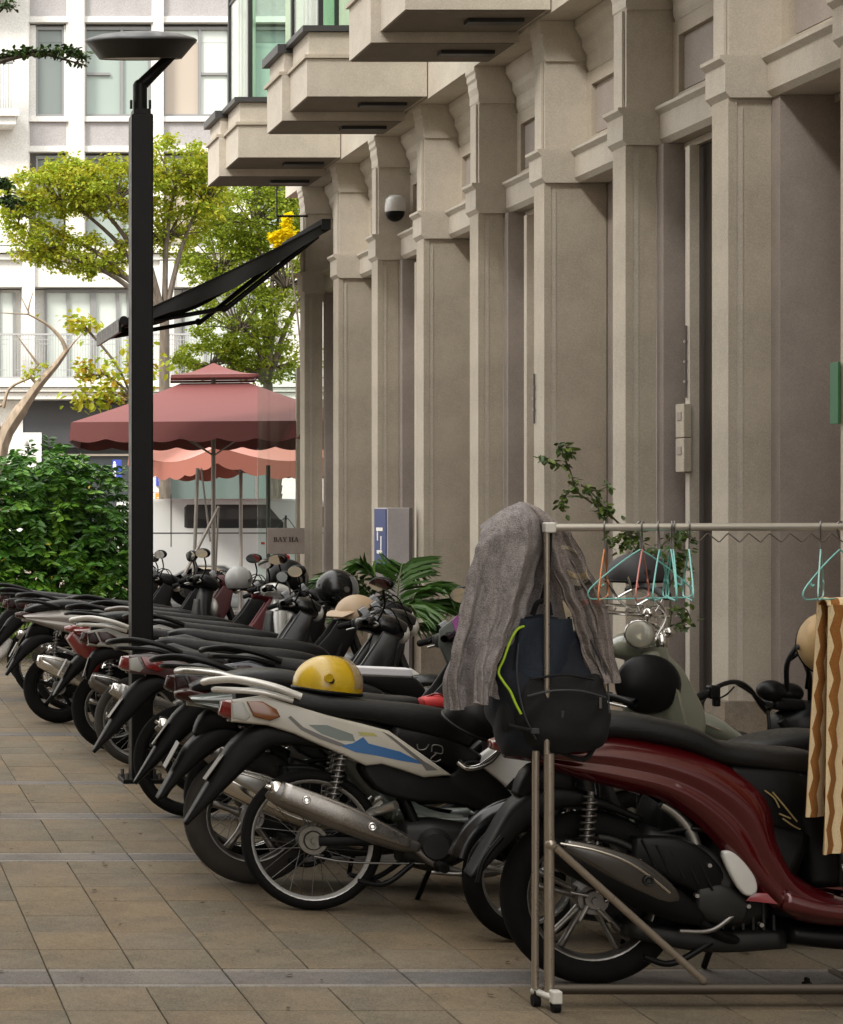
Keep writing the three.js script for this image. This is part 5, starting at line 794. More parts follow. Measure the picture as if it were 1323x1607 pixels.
  parts('centre_stand', [tube([[0.36, 0.17, 0.11], [0.22, 0.1, 0.13], [0.14, 0.12, 0.13]], 0.011, 7), tube([[0.36, 0.17, -0.11], [0.22, 0.1, -0.13], [0.14, 0.12, -0.13]], 0.011, 7)], M.black, o);
  bars(o, 1.07, 1.06, 0.32); if (P.mirrors !== false) mirrors(o, 1.03, 1.07, P.mirrors !== 1, 0.9, P.mYaw ?? 0.75);
  return o;
}
const gx = (px, d) => (px + 245) * d / 3000;
const cBlue = std([0.012, 0.10, 0.28], 0.35), cGreen = std([0.15, 0.18, 0.16], 0.4), cYel = std([0.40, 0.37, 0.10], 0.4), cLine = std([0.12, 0.11, 0.1], 0.4), cGold = std([0.42, 0.33, 0.16], 0.35, { metalness: 0.7 });
const TOP = 0.012; // top of the pavers
// 1: red scooter nearest the camera
{
  const o = scooter('dark red scooter with disc brake nearest the camera, behind the clothes rack', [gx(925, 6.44), TOP, -6.44], -0.12, 0.03, { r: 0.292, ty: 0.048, tw: 0.11, body: std([0.075, 0.002, 0.004], 0.22, { phys: true, metalness: 0.3, clearcoat: 1, clearcoatRoughness: 0.06 }), kind: 'twin', tail: M.redLens, plate: false, rim: M.steelDull, disc: 0.125, crease: true, exh: M.black, rail: M.black, floor: M.black });
  part('reflector_panel', [plate([[0.375, 0.475], [0.405, 0.478], [0.475, 0.40], [0.482, 0.35], [0.46, 0.335], [0.435, 0.345]], 0.150, 0.03, 0.009, true)], M.white, o);
  part('belly_panel', plate([[0.47, 0.345], [0.53, 0.345], [0.60, 0.305], [0.45, 0.318]], 0.160, 0.01, 0.003), paint([0.24, 0.02, 0.03]), o);
  part('emblem', [tube([[0.52, 0.675, 0.135], [0.55, 0.65, 0.136], [0.565, 0.62, 0.136]], 0.003, 5), tube([[0.545, 0.67, 0.135], [0.585, 0.62, 0.136], [0.62, 0.575, 0.136]], 0.003, 5), tube([[0.565, 0.60, 0.136], [0.60, 0.585, 0.136]], 0.003, 5), tube([[0.575, 0.585, 0.136], [0.61, 0.56, 0.136], [0.63, 0.55, 0.135]], 0.003, 5)].map((g) => g.translate(0, 0, 0.006)), cGold, o);
  const ch = new THREE.TorusGeometry(0.20, 0.02, 8, 24, 1.0); ch.rotateZ(0.12); part('chrome_strip', [ch.translate(0.12, 0.44, 0.10)], M.alu, o);
  const ch2 = new THREE.TorusGeometry(0.24, 0.012, 8, 24, 0.9); ch2.rotateZ(0.6); part('inner_guard', [ch2.translate(-0.02, 0.27, 0.13)], M.engine, o);
  part('front_flap', plate([[0.79, 0.135], [0.93, 0.15], [0.95, 0.035], [0.82, 0.03]], 0.1, 0.03, 0.008), paint([0.24, 0.012, 0.02]), o);
}
// 2: black motorbike tucked between the red scooter and the white bike
scooter('black scooter parked nose-out between the red scooter and the white motorbike', [gx(822, 7.09) + 1.29 * 0.85, TOP, -7.09], Math.PI + 0.02, -0.03, { r: 0.277, body: M.blackGloss, rim: M.alu, rail: null, mirrors: false, exh: M.black }).scale.setScalar(0.85);
// 3: white bike
{
  const o = underbone('white and black motorbike with blue flash and silver exhaust in the foreground', [gx(490, 7.62), TOP, -7.62], -0.12, 0.10, {
    side: std([0.50, 0.465, 0.39], 0.3, { phys: true, clearcoat: 0.6, clearcoatRoughness: 0.15, map: tDirt, uv: 1.1 }), shield: M.white, head: M.black, rim: std([0.78, 0.77, 0.74], 0.36, { metalness: 0.6 }), exh: M.steelDull, exhShield: std([0.34, 0.32, 0.30], 0.36, { metalness: 0.9, roughnessMap: tRoughVar, uv: 0.2 }), rail: std([0.66, 0.64, 0.60], 0.3, { metalness: 0.35 }), ty: 0.024, tw: 0.066, guardBar: true, insert: true, sig: M.amber, tail: M.redLens, lens: M.clearLens, mYaw: 1.0,
    decal: [[[[-0.02, 0.735], [0.05, 0.735], [0.15, 0.70], [0.16, 0.672], [0.10, 0.675], [0.03, 0.70]], cGreen], [[[0.10, 0.655], [0.15, 0.665], [0.19, 0.69], [0.21, 0.665], [0.33, 0.635], [0.43, 0.585], [0.33, 0.60], [0.24, 0.618], [0.16, 0.63]], cBlue], [[[0.17, 0.71], [0.23, 0.706], [0.245, 0.694], [0.18, 0.697]], cYel], [[[0.26, 0.715], [0.30, 0.695], [0.42, 0.60], [0.475, 0.565], [0.43, 0.562], [0.41, 0.59], [0.31, 0.675]], cLine], [[[-0.09, 0.77], [-0.04, 0.725], [0.04, 0.69], [0.12, 0.66], [0.10, 0.652], [0.02, 0.68], [-0.05, 0.714], [-0.10, 0.762]], cLine]],
  });
  // lettering on the black under-seat cover
  const E = [[[0.40, 0.665], [0.405, 0.645], [0.43, 0.645], [0.445, 0.665]], [[0.455, 0.635], [0.46, 0.66], [0.495, 0.655], [0.495, 0.63], [0.465, 0.632]], [[0.475, 0.63], [0.45, 0.605], [0.47, 0.597], [0.49, 0.605]]];
  part('emblem', E.map((p) => tube(p.map(([x, y]) => [x, y, 0.102]), 0.0028, 5)), M.steelDull, o);
}
// 4 .. 14: the rest of the row
scooter('grey scooter with dusty tyre and silver silencer right behind the white motorbike', [gx(394, 8.15), TOP, -8.15], -0.10, 0.05, { r: 0.285, ty: 0.055, tyreM: M.rubberDusty, body: paint([0.10, 0.115, 0.10]), exh: M.chrome, shieldM: M.alu, shield: paint([0.14, 0.16, 0.14]), rail: M.alu });
const b875 = underbone('black motorbike with grey fairing and pink sticker, second behind the white one', [gx(385, 8.75), TOP, -8.75], -0.14, 0.10, { side: M.blackGloss, rail: M.black, guard: M.black, shield: M.black, mirrors: 1 });
{ const k = 8.75 / 3000, q = (px, py) => [(px + 245) * k - b875.position.x + 0.03, 1.62 + (795 - py) * k - TOP], L = (p) => p.map((a) => q(...a));
  const f = part('fairing', plate(L([[664, 1012], [666, 988], [690, 968], [722, 946], [748, 950], [756, 1000], [742, 1050], [700, 1052], [676, 1040]]), 0.15, 0.03, 0.012), std([0.09, 0.10, 0.09], 0.45, { map: tDirt, uv: 0.3 }), b875); part('sticker', plate(L([[684, 975], [694, 964], [706, 985], [699, 997], [692, 998]]), 0.1802, 0.002, 0), std([0.40, 0.10, 0.38], 0.6), f); }
underbone('black motorbike with dark wide rear tyre and red tail lamp beside the lamp post', [gx(299, 9.9), TOP, -9.9], -0.07, 0.09, { r: 0.292, mirrors: 1, mYaw: 1.0, tail: M.redLens, lens: M.clearLens, side: paint([0.05, 0.012, 0.012]), sig: M.redLens, kind: 'alloy', rim: M.blackMetal, rail: M.blackMetal, tyreM: M.rubber, shield: M.blackGloss });
underbone('dark motorbike with olive piping standing just in front of the lamp post', [gx(330, 10.55), TOP, -10.55], -0.13, 0.1, { side: M.blackGloss, mirrors: false, short: true, rail: null, shield: M.blackGloss });
underbone('motorbike with white-rimmed spoked wheel and silver silencer behind the lamp post', [gx(219, 11.85), TOP, -11.85], -0.10, 0.09, { side: std([0.34, 0.33, 0.30], 0.4), rim: std([0.6, 0.58, 0.55], 0.35, { metalness: 0.7 }), short: true, tyreM: M.rubberDusty, rail: std([0.6, 0.58, 0.55], 0.35, { metalness: 0.3 }), exh: M.alu, shield: M.blackGloss });
scooter('scooter with dark red tail seen left of the lamp post', [gx(178, 12.6), TOP, -12.6], -0.06, 0.05, { r: 0.275, under: paint([0.2, 0.02, 0.015]), body: paint([0.15, 0.016, 0.012]), tail: M.redLens, kind: 'alloy', rim: M.alu, rail: M.black, guard: M.black, mirrors: 1, mYaw: 1.1, shield: paint([0.5, 0.49, 0.46]) });
underbone('black motorbike with red-striped saddle in the middle of the far row', [gx(200, 13.35), TOP, -13.35], -0.12, 0.09, { short: true, side: paint([0.22, 0.02, 0.02]), rail: M.black, shield: std([0.10, 0.008, 0.01], 0.6), mirrors: 1 });
scooter('scooter with pale silver tail and fat black tyre near the left edge', [gx(92, 14.2), TOP, -14.2], -0.05, 0.05, { r: 0.262, body: std([0.40, 0.37, 0.34], 0.35, { phys: true, clearcoat: 0.5, map: tDirt, uv: 0.9 }), rim: M.blackMetal, exh: M.chrome, shieldM: M.alu, rail: M.black, shield: M.plastic });
underbone('black motorbike with tall saddle in the far part of the row', [gx(110, 15.1), TOP, -15.1], -0.1, 0.08, { side: M.blackGloss, rail: M.black, shield: M.black, mirrors: 1, mYaw: 0.4 });
{ const o = underbone('black motorbike with white rear flap at the far left end of the row', [gx(72, 16.0), TOP, -16.0], -0.07, 0.08, { side: M.blackGloss, rail: M.black, rim: M.alu, shield: M.plastic });
  part('mud_flap', loft([[-0.30, 0.50, 0.05, 0.03], [-0.38, 0.38, 0.06, 0.05], [-0.5, 0.28, 0.05, 0.02], [-0.58, 0.24, 0.03, 0.008]], { e: 0.7 }), std([0.6, 0.58, 0.56], 0.5), o); }
underbone('last dark motorbike of the row, in front of the shrub', [gx(60, 16.9), TOP, -16.9], -0.1, 0.08, { side: M.plastic, rail: M.black, shield: M.black, mYaw: 0.3 });

for (const [label, px, d, yaw, o] of [
  ['black motorbike with dark blue leg shield between the white bike and the lamp post', 455, 9.35, -0.09, { side: paint([0.01, 0.014, 0.04]), shield: paint([0.01, 0.016, 0.05]), rail: M.black, mirrors: 1, mYaw: 1.1 }],
  ['black motorbike with bare black tail just behind the lamp post', 345, 11.3, -0.12, { side: M.blackGloss, shield: M.black, rail: null, mirrors: false }],
  ['motorbike with white side panels tucked between two dark scooters of the far row', 300, 12.22, -0.08, { side: M.white, shield: M.black, rail: M.black, mirrors: false }],
  ['grey-panelled motorbike behind the red-tailed scooter', 265, 12.98, -0.12, { side: paint([0.10, 0.10, 0.10]), shield: M.black, rail: M.steelDull, mirrors: false }],
  ['olive-panelled motorbike in front of the silver-tailed scooter', 235, 13.8, -0.07, { side: paint([0.10, 0.105, 0.06]), shield: M.blackGloss, rail: M.black, mirrors: false }],
  ['dark motorbike with one upright mirror, behind the silver-tailed scooter', 200, 14.65, -0.1, { side: M.black, shield: M.black, head: M.plastic, rail: M.black, mirrors: 1, mYaw: 1.1 }],
  ['maroon-panelled motorbike third from the far end of the row', 160, 15.55, -0.08, { side: paint([0.10, 0.01, 0.012]), shield: std([0.06, 0.008, 0.009], 0.6), rail: null, mirrors: false }],
]) underbone(label, [gx(px, d), TOP, -d], yaw, 0.09, { short: true, ...o });

// ------------------------------------------------------------------ helmets and small things on the bikes
function halfHelmet(name, label, pos, turn, m, visor, group) {
  const o = thing(name, label, 'helmet', pos, turn, group);
  const shell = new THREE.SphereGeometry(0.135, 32, 20, 0, 6.2832, 0, 1.72); shell.scale(1.05, 0.92, 0.88);
  part('shell', [shell], m, o); const r = new THREE.TorusGeometry(0.133, 0.007, 8, 40); r.rotateX(Math.PI / 2); r.scale(1.05, 1, 0.88); r.translate(0, -0.018, 0); part('edge_trim', r, M.black, o);
  const lin = new THREE.SphereGeometry(0.125, 20, 12, 0, 6.2832, 0, 1.7); lin.scale(1.04, 0.9, 0.87); part('lining', lin, M.plastic, o);
  if (visor === 'peak') part('peak', [loft([[-0.12, 0.03, 0.09, 0.006], [-0.16, 0.018, 0.085, 0.006], [-0.19, 0.0, 0.06, 0.004]], { e: 0.6 })], m, o);
  parts('rivet', [cyl([-0.03, 0.03, 0.112], [-0.03, 0.03, 0.122], 0.012, 0.012, 14), cyl([-0.03, 0.03, -0.122], [-0.03, 0.03, -0.112], 0.012, 0.012, 14)], M.engine, o);
  part('chin_strap', tube([[-0.03, 0.0, 0.098], [0.0, -0.03, 0.08], [0.02, -0.035, 0.0], [0.0, -0.03, -0.08], [-0.03, 0.0, -0.098]], 0.006, 6), M.black, o);
  return o;
}
const mYellow = std([0.62, 0.40, 0.012], 0.38, { phys: true, clearcoat: 0.5, map: tDirt, roughnessMap: tRoughVar, uv: 0.3 });
{
  const o = halfHelmet('helmet', 'yellow half helmet with clear visor lying on the saddle of the white motorbike', [gx(514, 7.72), 0.895, -7.72], 0.1, mYellow, 'none', 'helmets left on the bikes'); o.rotation.z = -0.12;
  const vz = new THREE.SphereGeometry(0.142, 24, 14, Math.PI * 0.68, Math.PI * 0.64, 0.5, 1.1); vz.scale(1.08, 0.9, 0.9); part('visor', vz.translate(-0.012, 0.012, 0), std([0.75, 0.68, 0.5], 0.08, { phys: true, transmission: 0.75, thickness: 0 }), o);
  parts('visor_hinge', [cyl([-0.045, 0.04, 0.118], [-0.045, 0.04, 0.132], 0.017, 0.017, 16), cyl([-0.045, 0.04, -0.132], [-0.045, 0.04, -0.118], 0.017, 0.017, 16)], mYellow, o);
}
function fullHelmet(label, pos, turn, m, vis) {
  const o = thing('helmet', label, 'helmet', pos, turn, 'helmets left on the bikes');
  const s = new THREE.SphereGeometry(0.14, 30, 20, 0, 6.2832, 0, 2.3); s.scale(1.08, 0.98, 0.9); part('shell', s, m, o);
  const v = new THREE.SphereGeometry(0.147, 24, 14, Math.PI * 0.6, Math.PI * 0.8, 0.9, 1.0); v.scale(1.08, 0.98, 0.92); part('visor', v, vis, o);
  part('trim', [new THREE.TorusGeometry(0.1, 0.01, 8, 30).rotateX(Math.PI / 2).scale(1.1, 1, 0.92).translate(0, -0.09, 0)], M.black, o); parts('hinge', [cyl([0, 0, 0.125], [0, 0, 0.138], 0.02, 0.02, 16), cyl([0, 0, -0.138], [0, 0, -0.125], 0.02, 0.02, 16)], M.steelDull, o); return o;
}
const smoke = std([0.35, 0.36, 0.36], 0.06, { phys: true, transmission: 0.6, thickness: 0 });
fullHelmet('black helmet with raised smoky visor on a handlebar in front of the far piers', [gx(528, 12.1), 1.1, -12.1], 0.3, M.blackGloss, smoke).scale.setScalar(0.9);
fullHelmet('pale grey-white round helmet hung on a handlebar before the pickup', [gx(374, 13.9), 1.09, -13.9], 0.8, std([0.34, 0.34, 0.33], 0.35), smoke).scale.setScalar(0.72);
fullHelmet('matt black helmet perched high in front of the red-topped bollard', [gx(450, 13.2), 1.12, -13.2], 0.5, M.black, M.darkGlass);
halfHelmet('helmet', 'tan half helmet on a handlebar left of the potted palm', [gx(560, 11.1), 0.985, -11.1], 0.6, std([0.42, 0.30, 0.19], 0.5), 'peak', 'helmets left on the bikes');
halfHelmet('helmet', 'round black half helmet hanging at the front of the white motorbike', [gx(748, 7.36), 0.79, -7.36], 0.4, M.black, 'none', 'helmets left on the bikes').rotation.set(0.5, 0.4, -0.4);
{ const o = thing('tool_pouch', 'small red pouch tied on a saddle left of the grey blanket', 'pouch', [gx(683, 8.0), 0.80, -8.0]); part('bag', [loft([[-0.06, 0, 0.04, 0.02], [0, 0.005, 0.05, 0.028], [0.06, -0.005, 0.035, 0.018]], { e: 0.7 })], std([0.5, 0.03, 0.03], 0.6), o); part('cord', tube([[-0.06, 0.01, 0], [0, 0.04, 0.03], [0.05, 0.01, 0.03]], 0.005, 6), M.redLens, o); }
{ const o = thing('white_board', 'long white plank laid across the saddles right of the yellow helmet', 'plank', [gx(585, 8.8), 0.865, -8.8], 0.02); o.rotation.z = -0.045; part('plank', box(0.34, 0.035, 0.09, 0, 0, 0, 0.006), std([0.72, 0.70, 0.72], 0.5), o); part('edge', box(0.335, 0.012, 0.094, 0, -0.02, 0, 0.003), M.steelDull, o); }

// ------------------------------------------------------------------ olive vintage scooter and black motorcycle behind the red scooter
{
  const d = 8.0, olive = paint([0.16, 0.165, 0.12], { roughness: 0.3 }), o = thing('vintage_scooter', 'olive vintage scooter facing left with chrome headlamp, behind the clothes rack', 'scooter', [gx(1020, d), TOP, -d], 0), q = (px, py, z = 0) => [gx(px, d - z) - gx(1020, d), 1.62 + (795 - py) * (d - z) / 3000 - TOP];
  const L = (p) => p.map(([px, py]) => q(px, py));
  part('leg_shield', [cloth((u, v) => { const a = q(985 + 20 * v * v + 8 * v, 1012), y0 = 1.03, y1 = 0.22; const w = 0.06 + 0.15 * Math.sin(Math.PI * Math.min(1, 0.18 + v * 0.6)); const s = (u - 0.5) * 2; return [a[0] + 0.09 * s * s + v * 0.08, y0 + (y1 - y0) * v, s * w * 1.15]; }, 20, 16, 0.018)], olive, o);
  part('shield_panel', [plate(L([[990, 1022], [1015, 1018], [1045, 1040], [1066, 1075], [1085, 1120], [1075, 1160], [990, 1165], [975, 1110], [972, 1050]]), 0.10, 0.05, 0.022, true)], olive, o);
  part('head_cover', [loft([[...q(955, 1020), 0.05, 0.03], [...q(985, 1015), 0.09, 0.06], [...q(1015, 1022), 0.08, 0.05], [...q(1040, 1045), 0.04, 0.02]], { e: 0.85 })], olive, o);
  part('black_cushion', [ball(0.13, q(990, 1068)[0], q(990, 1068)[1], 0.17, 1.05, 0.95, 0.45)], M.black, o);
  const hl = q(986, 992); part('headlamp', [(() => { const g = lathe([[0, -0.05], [0.035, -0.045], [0.058, -0.01], [0.062, 0.012], [0.057, 0.018]], 30); g.rotateX(Math.PI / 2); g.rotateY(-0.55); return g.translate(hl[0], hl[1], 0.12); })()], M.chrome, o); part('lens', [(() => { const g = new THREE.SphereGeometry(0.056, 26, 12, 0, 6.2832, 0, Math.PI / 2); g.scale(1, 0.35, 1); g.rotateX(Math.PI / 2); g.rotateY(-0.55); return g.translate(hl[0] - 0.006, hl[1], 0.13); })()], std([0.62, 0.60, 0.5], 0.05, { phys: true, transmission: 0.55, thickness: 0 }), o);
  // chrome carrier and levers over the headset
  const T = (pts, r = 0.006, z = 0) => tube(pts.map(([px, py, zz = 0]) => [...q(px, py, z + zz), z + zz]), r, 7);
  part('carrier', [T([[950, 905], [975, 945], [1020, 965], [1045, 930]]), T([[965, 940], [1000, 925], [1040, 960]]), T([[985, 905], [1005, 960], [1020, 985]]), T([[1000, 950, 0.1], [1025, 940, 0.1], [1045, 965, 0.1], [1030, 1000, 0.1]]), T([[940, 960], [1050, 968]], 0.009, 0.05), T([[940, 948], [1050, 955]], 0.006, -0.05), T([[1015, 975], [1035, 985], [1040, 1020]], 0.012, 0.06), T([[1000, 985], [1030, 990]], 0.01, 0.1), T([[1010, 945], [1030, 1015]], 0.008, 0.0), ...[960, 980, 1000, 1020, 1040].map((x) => T([[x, 963, 0.05], [x + 6, 955, -0.05]], 0.005))], M.chrome, o);
  part('horn', [ball(0.025, ...q(1003, 960), 0.1), ball(0.03, ...q(1025, 1005), 0.08, 1, 1.4, 1), ball(0.022, ...q(1035, 990), 0.09), ball(0.03, ...q(1020, 1040), 0.05)], M.chrome, o);
  part('handlebar', [T([[1040, 930, 0.2], [1010, 920, 0.05], [985, 925, -0.2]], 0.014), T([[1046, 935, 0.3], [1035, 928, 0.2]], 0.02)], M.black, o);
  part('cowl', [loft([[...q(1052, 1128), 0.02, 0.01], [...q(1075, 1126), 0.09, 0.045], [...q(1110, 1140), 0.11, 0.055], [...q(1145, 1156), 0.09, 0.035], [...q(1175, 1168), 0.03, 0.008]], { e: 0.95, seg: 26 })], paint([0.15, 0.16, 0.125]), o);
  part('trim_strip', [T([[1062, 1121, 0.112], [1100, 1133, 0.118], [1140, 1150, 0.10], [1168, 1165, 0.05]], 0.004)], M.chrome, o);
  part('saddle', [loft([[...q(950, 1165), 0.11, 0.04], [...q(1000, 1170), 0.12, 0.05], [...q(1050, 1185), 0.1, 0.04]], { e: 0.7 })], M.seat, o);
  part('body', [loft([[...q(1000, 1210), 0.12, 0.08], [...q(1080, 1225), 0.16, 0.12], [...q(1180, 1235), 0.12, 0.08]], { e: 0.7 })], olive, o);
  const w1 = q(985, 0)[0], w2 = q(1300, 0)[0]; for (const x of [w1, w2]) wheel(o, x, 0.22, { ty: 0.05, tw: 0.09, kind: 'alloy', rim: M.steelDull, hubR: 0.05 });
  part('steering_column', [cyl([w1, 0.22, 0], [q(992, 0)[0], 1.02, 0], 0.03), loft([[w1 - 0.1, 0.42, 0.06, 0.02], [w1, 0.46, 0.07, 0.03], [w1 + 0.12, 0.42, 0.06, 0.02]], {})], olive, o);
  part('floor_board', box(0.5, 0.05, 0.28, q(1110, 0)[0], 0.24, 0, 0.02), olive, o);
  const k = halfHelmet('helmet', 'black half helmet hung above the olive scooter behind the hangers', [gx(993, 8.15), 1.62 + (795 - 905) * 8.15 / 3000, -8.1], 0.2, std([0.02, 0.018, 0.02], 0.6), 'none', 'helmets left on the bikes'); k.scale.set(0.95, 0.85, 0.95);
}
{
  const d = 8.9, o = thing('motorcycle', 'black motorcycle with wide high handlebar right of the olive scooter', 'motorcycle', [gx(1200, d), TOP, -d], 0), q = (px, py, z = 0) => [gx(px, d - z) - gx(1200, d), 1.62 + (795 - py) * (d - z) / 3000 - TOP, z], T = (pts, r, m = 7) => tube(pts.map((p) => q(...p)), r, m);
  part('handlebar', [T([[1100, 1093, 0.36], [1130, 1076, 0.32], [1153, 1070, 0.26], [1175, 1080, 0.16], [1195, 1108, 0.06], [1203, 1118, 0]], 0.011), T([[1153, 1071, 0.24], [1180, 1088, 0.14], [1200, 1105, 0.04]], 0.007), T([[1203, 1118, 0], [1215, 1105, -0.1], [1240, 1085, -0.3], [1225, 1090, -0.38]], 0.011)], M.blackMetal, o);
  parts('grip', [T([[1073, 1106, 0.40], [1095, 1095, 0.37], [1108, 1089, 0.35]], 0.018, 10), T([[1240, 1084, -0.3], [1225, 1090, -0.4]], 0.018, 10)], M.rubber, o);
  part('switch_box', [box(0.05, 0.06, 0.05, ...q(1119, 1086, 0.335), 0.01), box(0.03, 0.05, 0.03, ...q(1124, 1100, 0.335), 0.008)], M.black, o);
  part('brake_lever', [T([[1125, 1098, 0.35], [1140, 1090, 0.33], [1152, 1078, 0.3]], 0.004), T([[1112, 1088, 0.35], [1090, 1118, 0.42], [1062, 1128, 0.42]], 0.005), T([[1062, 1128, 0.42], [1085, 1115, 0.42], [1098, 1118, 0.42]], 0.006)], M.blackMetal, o);
  part('instruments', [ball(0.055, ...q(1210, 1084, 0.05), 1.2, 0.9, 1), ball(0.055, ...q(1238, 1088, -0.06), 1.2, 0.9, 1), box(0.15, 0.05, 0.16, ...q(1228, 1104), 0.02)], M.black, o);
  part('headlamp', [loft([[...q(1215, 1135).slice(0, 2), 0.06, 0.05], [...q(1240, 1140).slice(0, 2), 0.11, 0.1], [...q(1272, 1140).slice(0, 2), 0.12, 0.12], [...q(1285, 1145).slice(0, 2), 0.06, 0.06]], { e: 0.9 })], M.black, o);
  part('cable', [T([[1235, 1085, 0.05], [1236, 1040, 0.08], [1248, 1018, 0.08], [1275, 990, 0.06]], 0.012), T([[1266, 1080, -0.02], [1268, 1050, 0.05], [1258, 1025, 0.08], [1240, 1035, 0.08]], 0.009), T([[1275, 990, 0.06], [1262, 1030, 0.06], [1270, 1060, 0], [1272, 1120, -0.05]], 0.012), T([[1248, 1018, 0.08], [1265, 1015, 0.1], [1282, 995, 0.08]], 0.016)], M.black, o);
  part('fork', [cyl(q(1225, 1130, 0.1), [q(1290, 0)[0], 0.31, 0.1], 0.022), cyl(q(1225, 1130, -0.1), [q(1290, 0)[0], 0.31, -0.1], 0.022), T([[1205, 1115, 0.08], [1207, 1140, 0.1], [1205, 1165, 0.1]], 0.008), T([[1196, 1155, 0.1], [1197, 1172, 0.1], [1205, 1172, 0.1]], 0.006)], M.blackMetal, o);
  part('tank', [loft([[...q(1020, 1235).slice(0, 2), 0.08, 0.05], [...q(1090, 1228).slice(0, 2), 0.14, 0.07], [...q(1170, 1225).slice(0, 2), 0.15, 0.08], [...q(1215, 1215).slice(0, 2), 0.08, 0.06]], { e: 0.85 })], M.blackGloss, o);
  part('seat', [loft([[...q(860, 1240).slice(0, 2), 0.1, 0.04], [...q(1000, 1235).slice(0, 2), 0.12, 0.05], [...q(1040, 1235).slice(0, 2), 0.09, 0.04]], { e: 0.6 })], M.seat, o);
  part('engine', [box(0.35, 0.3, 0.25, q(1110, 0)[0], 0.42, 0, 0.05), cyl([q(1110, 0)[0], 0.45, 0], [q(1130, 0)[0], 0.6, 0], 0.07)], M.engine, o);
  wheel(o, q(1290, 0)[0], 0.31, { ty: 0.05, tw: 0.1, kind: 'spoked' }); wheel(o, q(860, 0)[0], 0.31, { ty: 0.055, tw: 0.11, kind: 'spoked' });
  part('swing_arm', [cyl([q(860, 0)[0], 0.31, 0.09], [q(1050, 0)[0], 0.38, 0.09], 0.02), cyl([q(860, 0)[0], 0.31, -0.09], [q(1050, 0)[0], 0.38, -0.09], 0.02)], M.black, o);
}
halfHelmet('helmet', 'tan leather-coloured half helmet half hidden behind the striped towel', [gx(1296, 8.6), 1.62 + (795 - 1010) * 8.6 / 3000, -8.6], 1.2, std([0.46, 0.30, 0.13], 0.55, { map: tDirt, uv: 0.2 }), 'none', 'helmets left on the bikes').rotation.set(0, 1.2, 1.2);

// ------------------------------------------------------------------ clothes rack and what hangs on it
const RD = 6.12, rx = (px) => gx(px, RD), ry = (py) => 1.62 + (795 - py) * RD / 3000;
{
  const o = thing('clothes_rack', 'thin metal clothes rack on castors standing before the red scooter', 'clothes rack', [0, 0, 0]), z = -RD;
  const tubeM = std([0.40, 0.35, 0.29], 0.42, { metalness: 0.75, roughnessMap: tRoughVar, uv: 0.2 }), pale = std([0.62, 0.60, 0.55], 0.5);
  const xp = rx(858), top = ry(828), xr = rx(1385), P = (n, g, m = tubeM) => part(n, g, m, o);
  P('top_bar', [cyl([xp, top, z], [xr, top + 0.004, z], 0.0125, 0.0125, 14)], std([0.62, 0.59, 0.54], 0.32, { metalness: 0.8 }));
  P('post', [cyl([xp - 0.0, 0.08, z], [xp, top, z], 0.009, 0.009, 12)]); P('post_sleeve', [cyl([xp + 0.006, 0.06, z + 0.006], [xp + 0.006, ry(1182), z + 0.006], 0.0155, 0.0155, 14)]); P('inner_post', [cyl([rx(845), 0.07, z - 0.03], [rx(846), ry(1180), z - 0.03], 0.0115, 0.0115, 12)]);
  P('post', [cyl([xr, 0.08, z], [xr, top, z], 0.009, 0.009, 12)]);
  P('corner_joint', [box(0.036, 0.034, 0.034, xp + 0.008, top, z, 0.006)], pale); P('corner_joint', [box(0.036, 0.034, 0.034, xr, top, z, 0.006)], pale);
  P('bottom_bar', [cyl([xp, 0.078, z], [xr, 0.078, z], 0.014, 0.014, 12), cyl([xp, 0.062, z - 0.034], [xr, 0.062, z - 0.034], 0.0125, 0.0125, 12)], std([0.13, 0.11, 0.09], 0.5, { metalness: 0.7 }));
  P('brace', [cyl([rx(868), ry(1328), z + 0.02], [rx(1103), ry(1538), z], 0.0125, 0.0125, 12)]); P('brace_joint', [ball(0.018, rx(862), ry(1324), z + 0.012), ball(0.012, rx(1103), ry(1538), z)], tubeM);
  P('foot_bar', [cyl([rx(845), 0.058, z - 0.05], [xp + 0.008, 0.058, z + 0.05], 0.011, 0.011, 12), box(0.034, 0.042, 0.034, xp + 0.012, 0.062, z + 0.045, 0.006)], pale);
  P('foot_bar', [cyl([xr, 0.058, z - 0.32], [xr, 0.058, z + 0.05], 0.011, 0.011, 12)], tubeM);
  for (const [x, zz] of [[xp + 0.012, z + 0.045], [rx(846), z - 0.03], [xr, z + 0.045], [rx(1316), z - 0.2]]) { P('castor', [cyl([x - 0.011, 0.031, zz], [x + 0.011, 0.031, zz], 0.019, 0.019, 18), box(0.012, 0.03, 0.02, x, 0.048, zz, 0.003)], M.rubber); }
  // sagging zigzag wire under the top bar
  const zz = []; for (let i = 0; i < 20; i++) { const x = rx(1075) + i * 0.033; zz.push([x, top - 0.018 - (i % 2 ? 0.028 : 0), z + 0.012 + (i % 2 ? 0.01 : 0)]); }
  P('wire', [new THREE.TubeGeometry(new THREE.CatmullRomCurve3(zz.map((p) => V(...p)), false, 'catmullrom', 0.1), 160, 0.0022, 5)], std([0.12, 0.10, 0.08], 0.5, { metalness: 0.6 }));
}
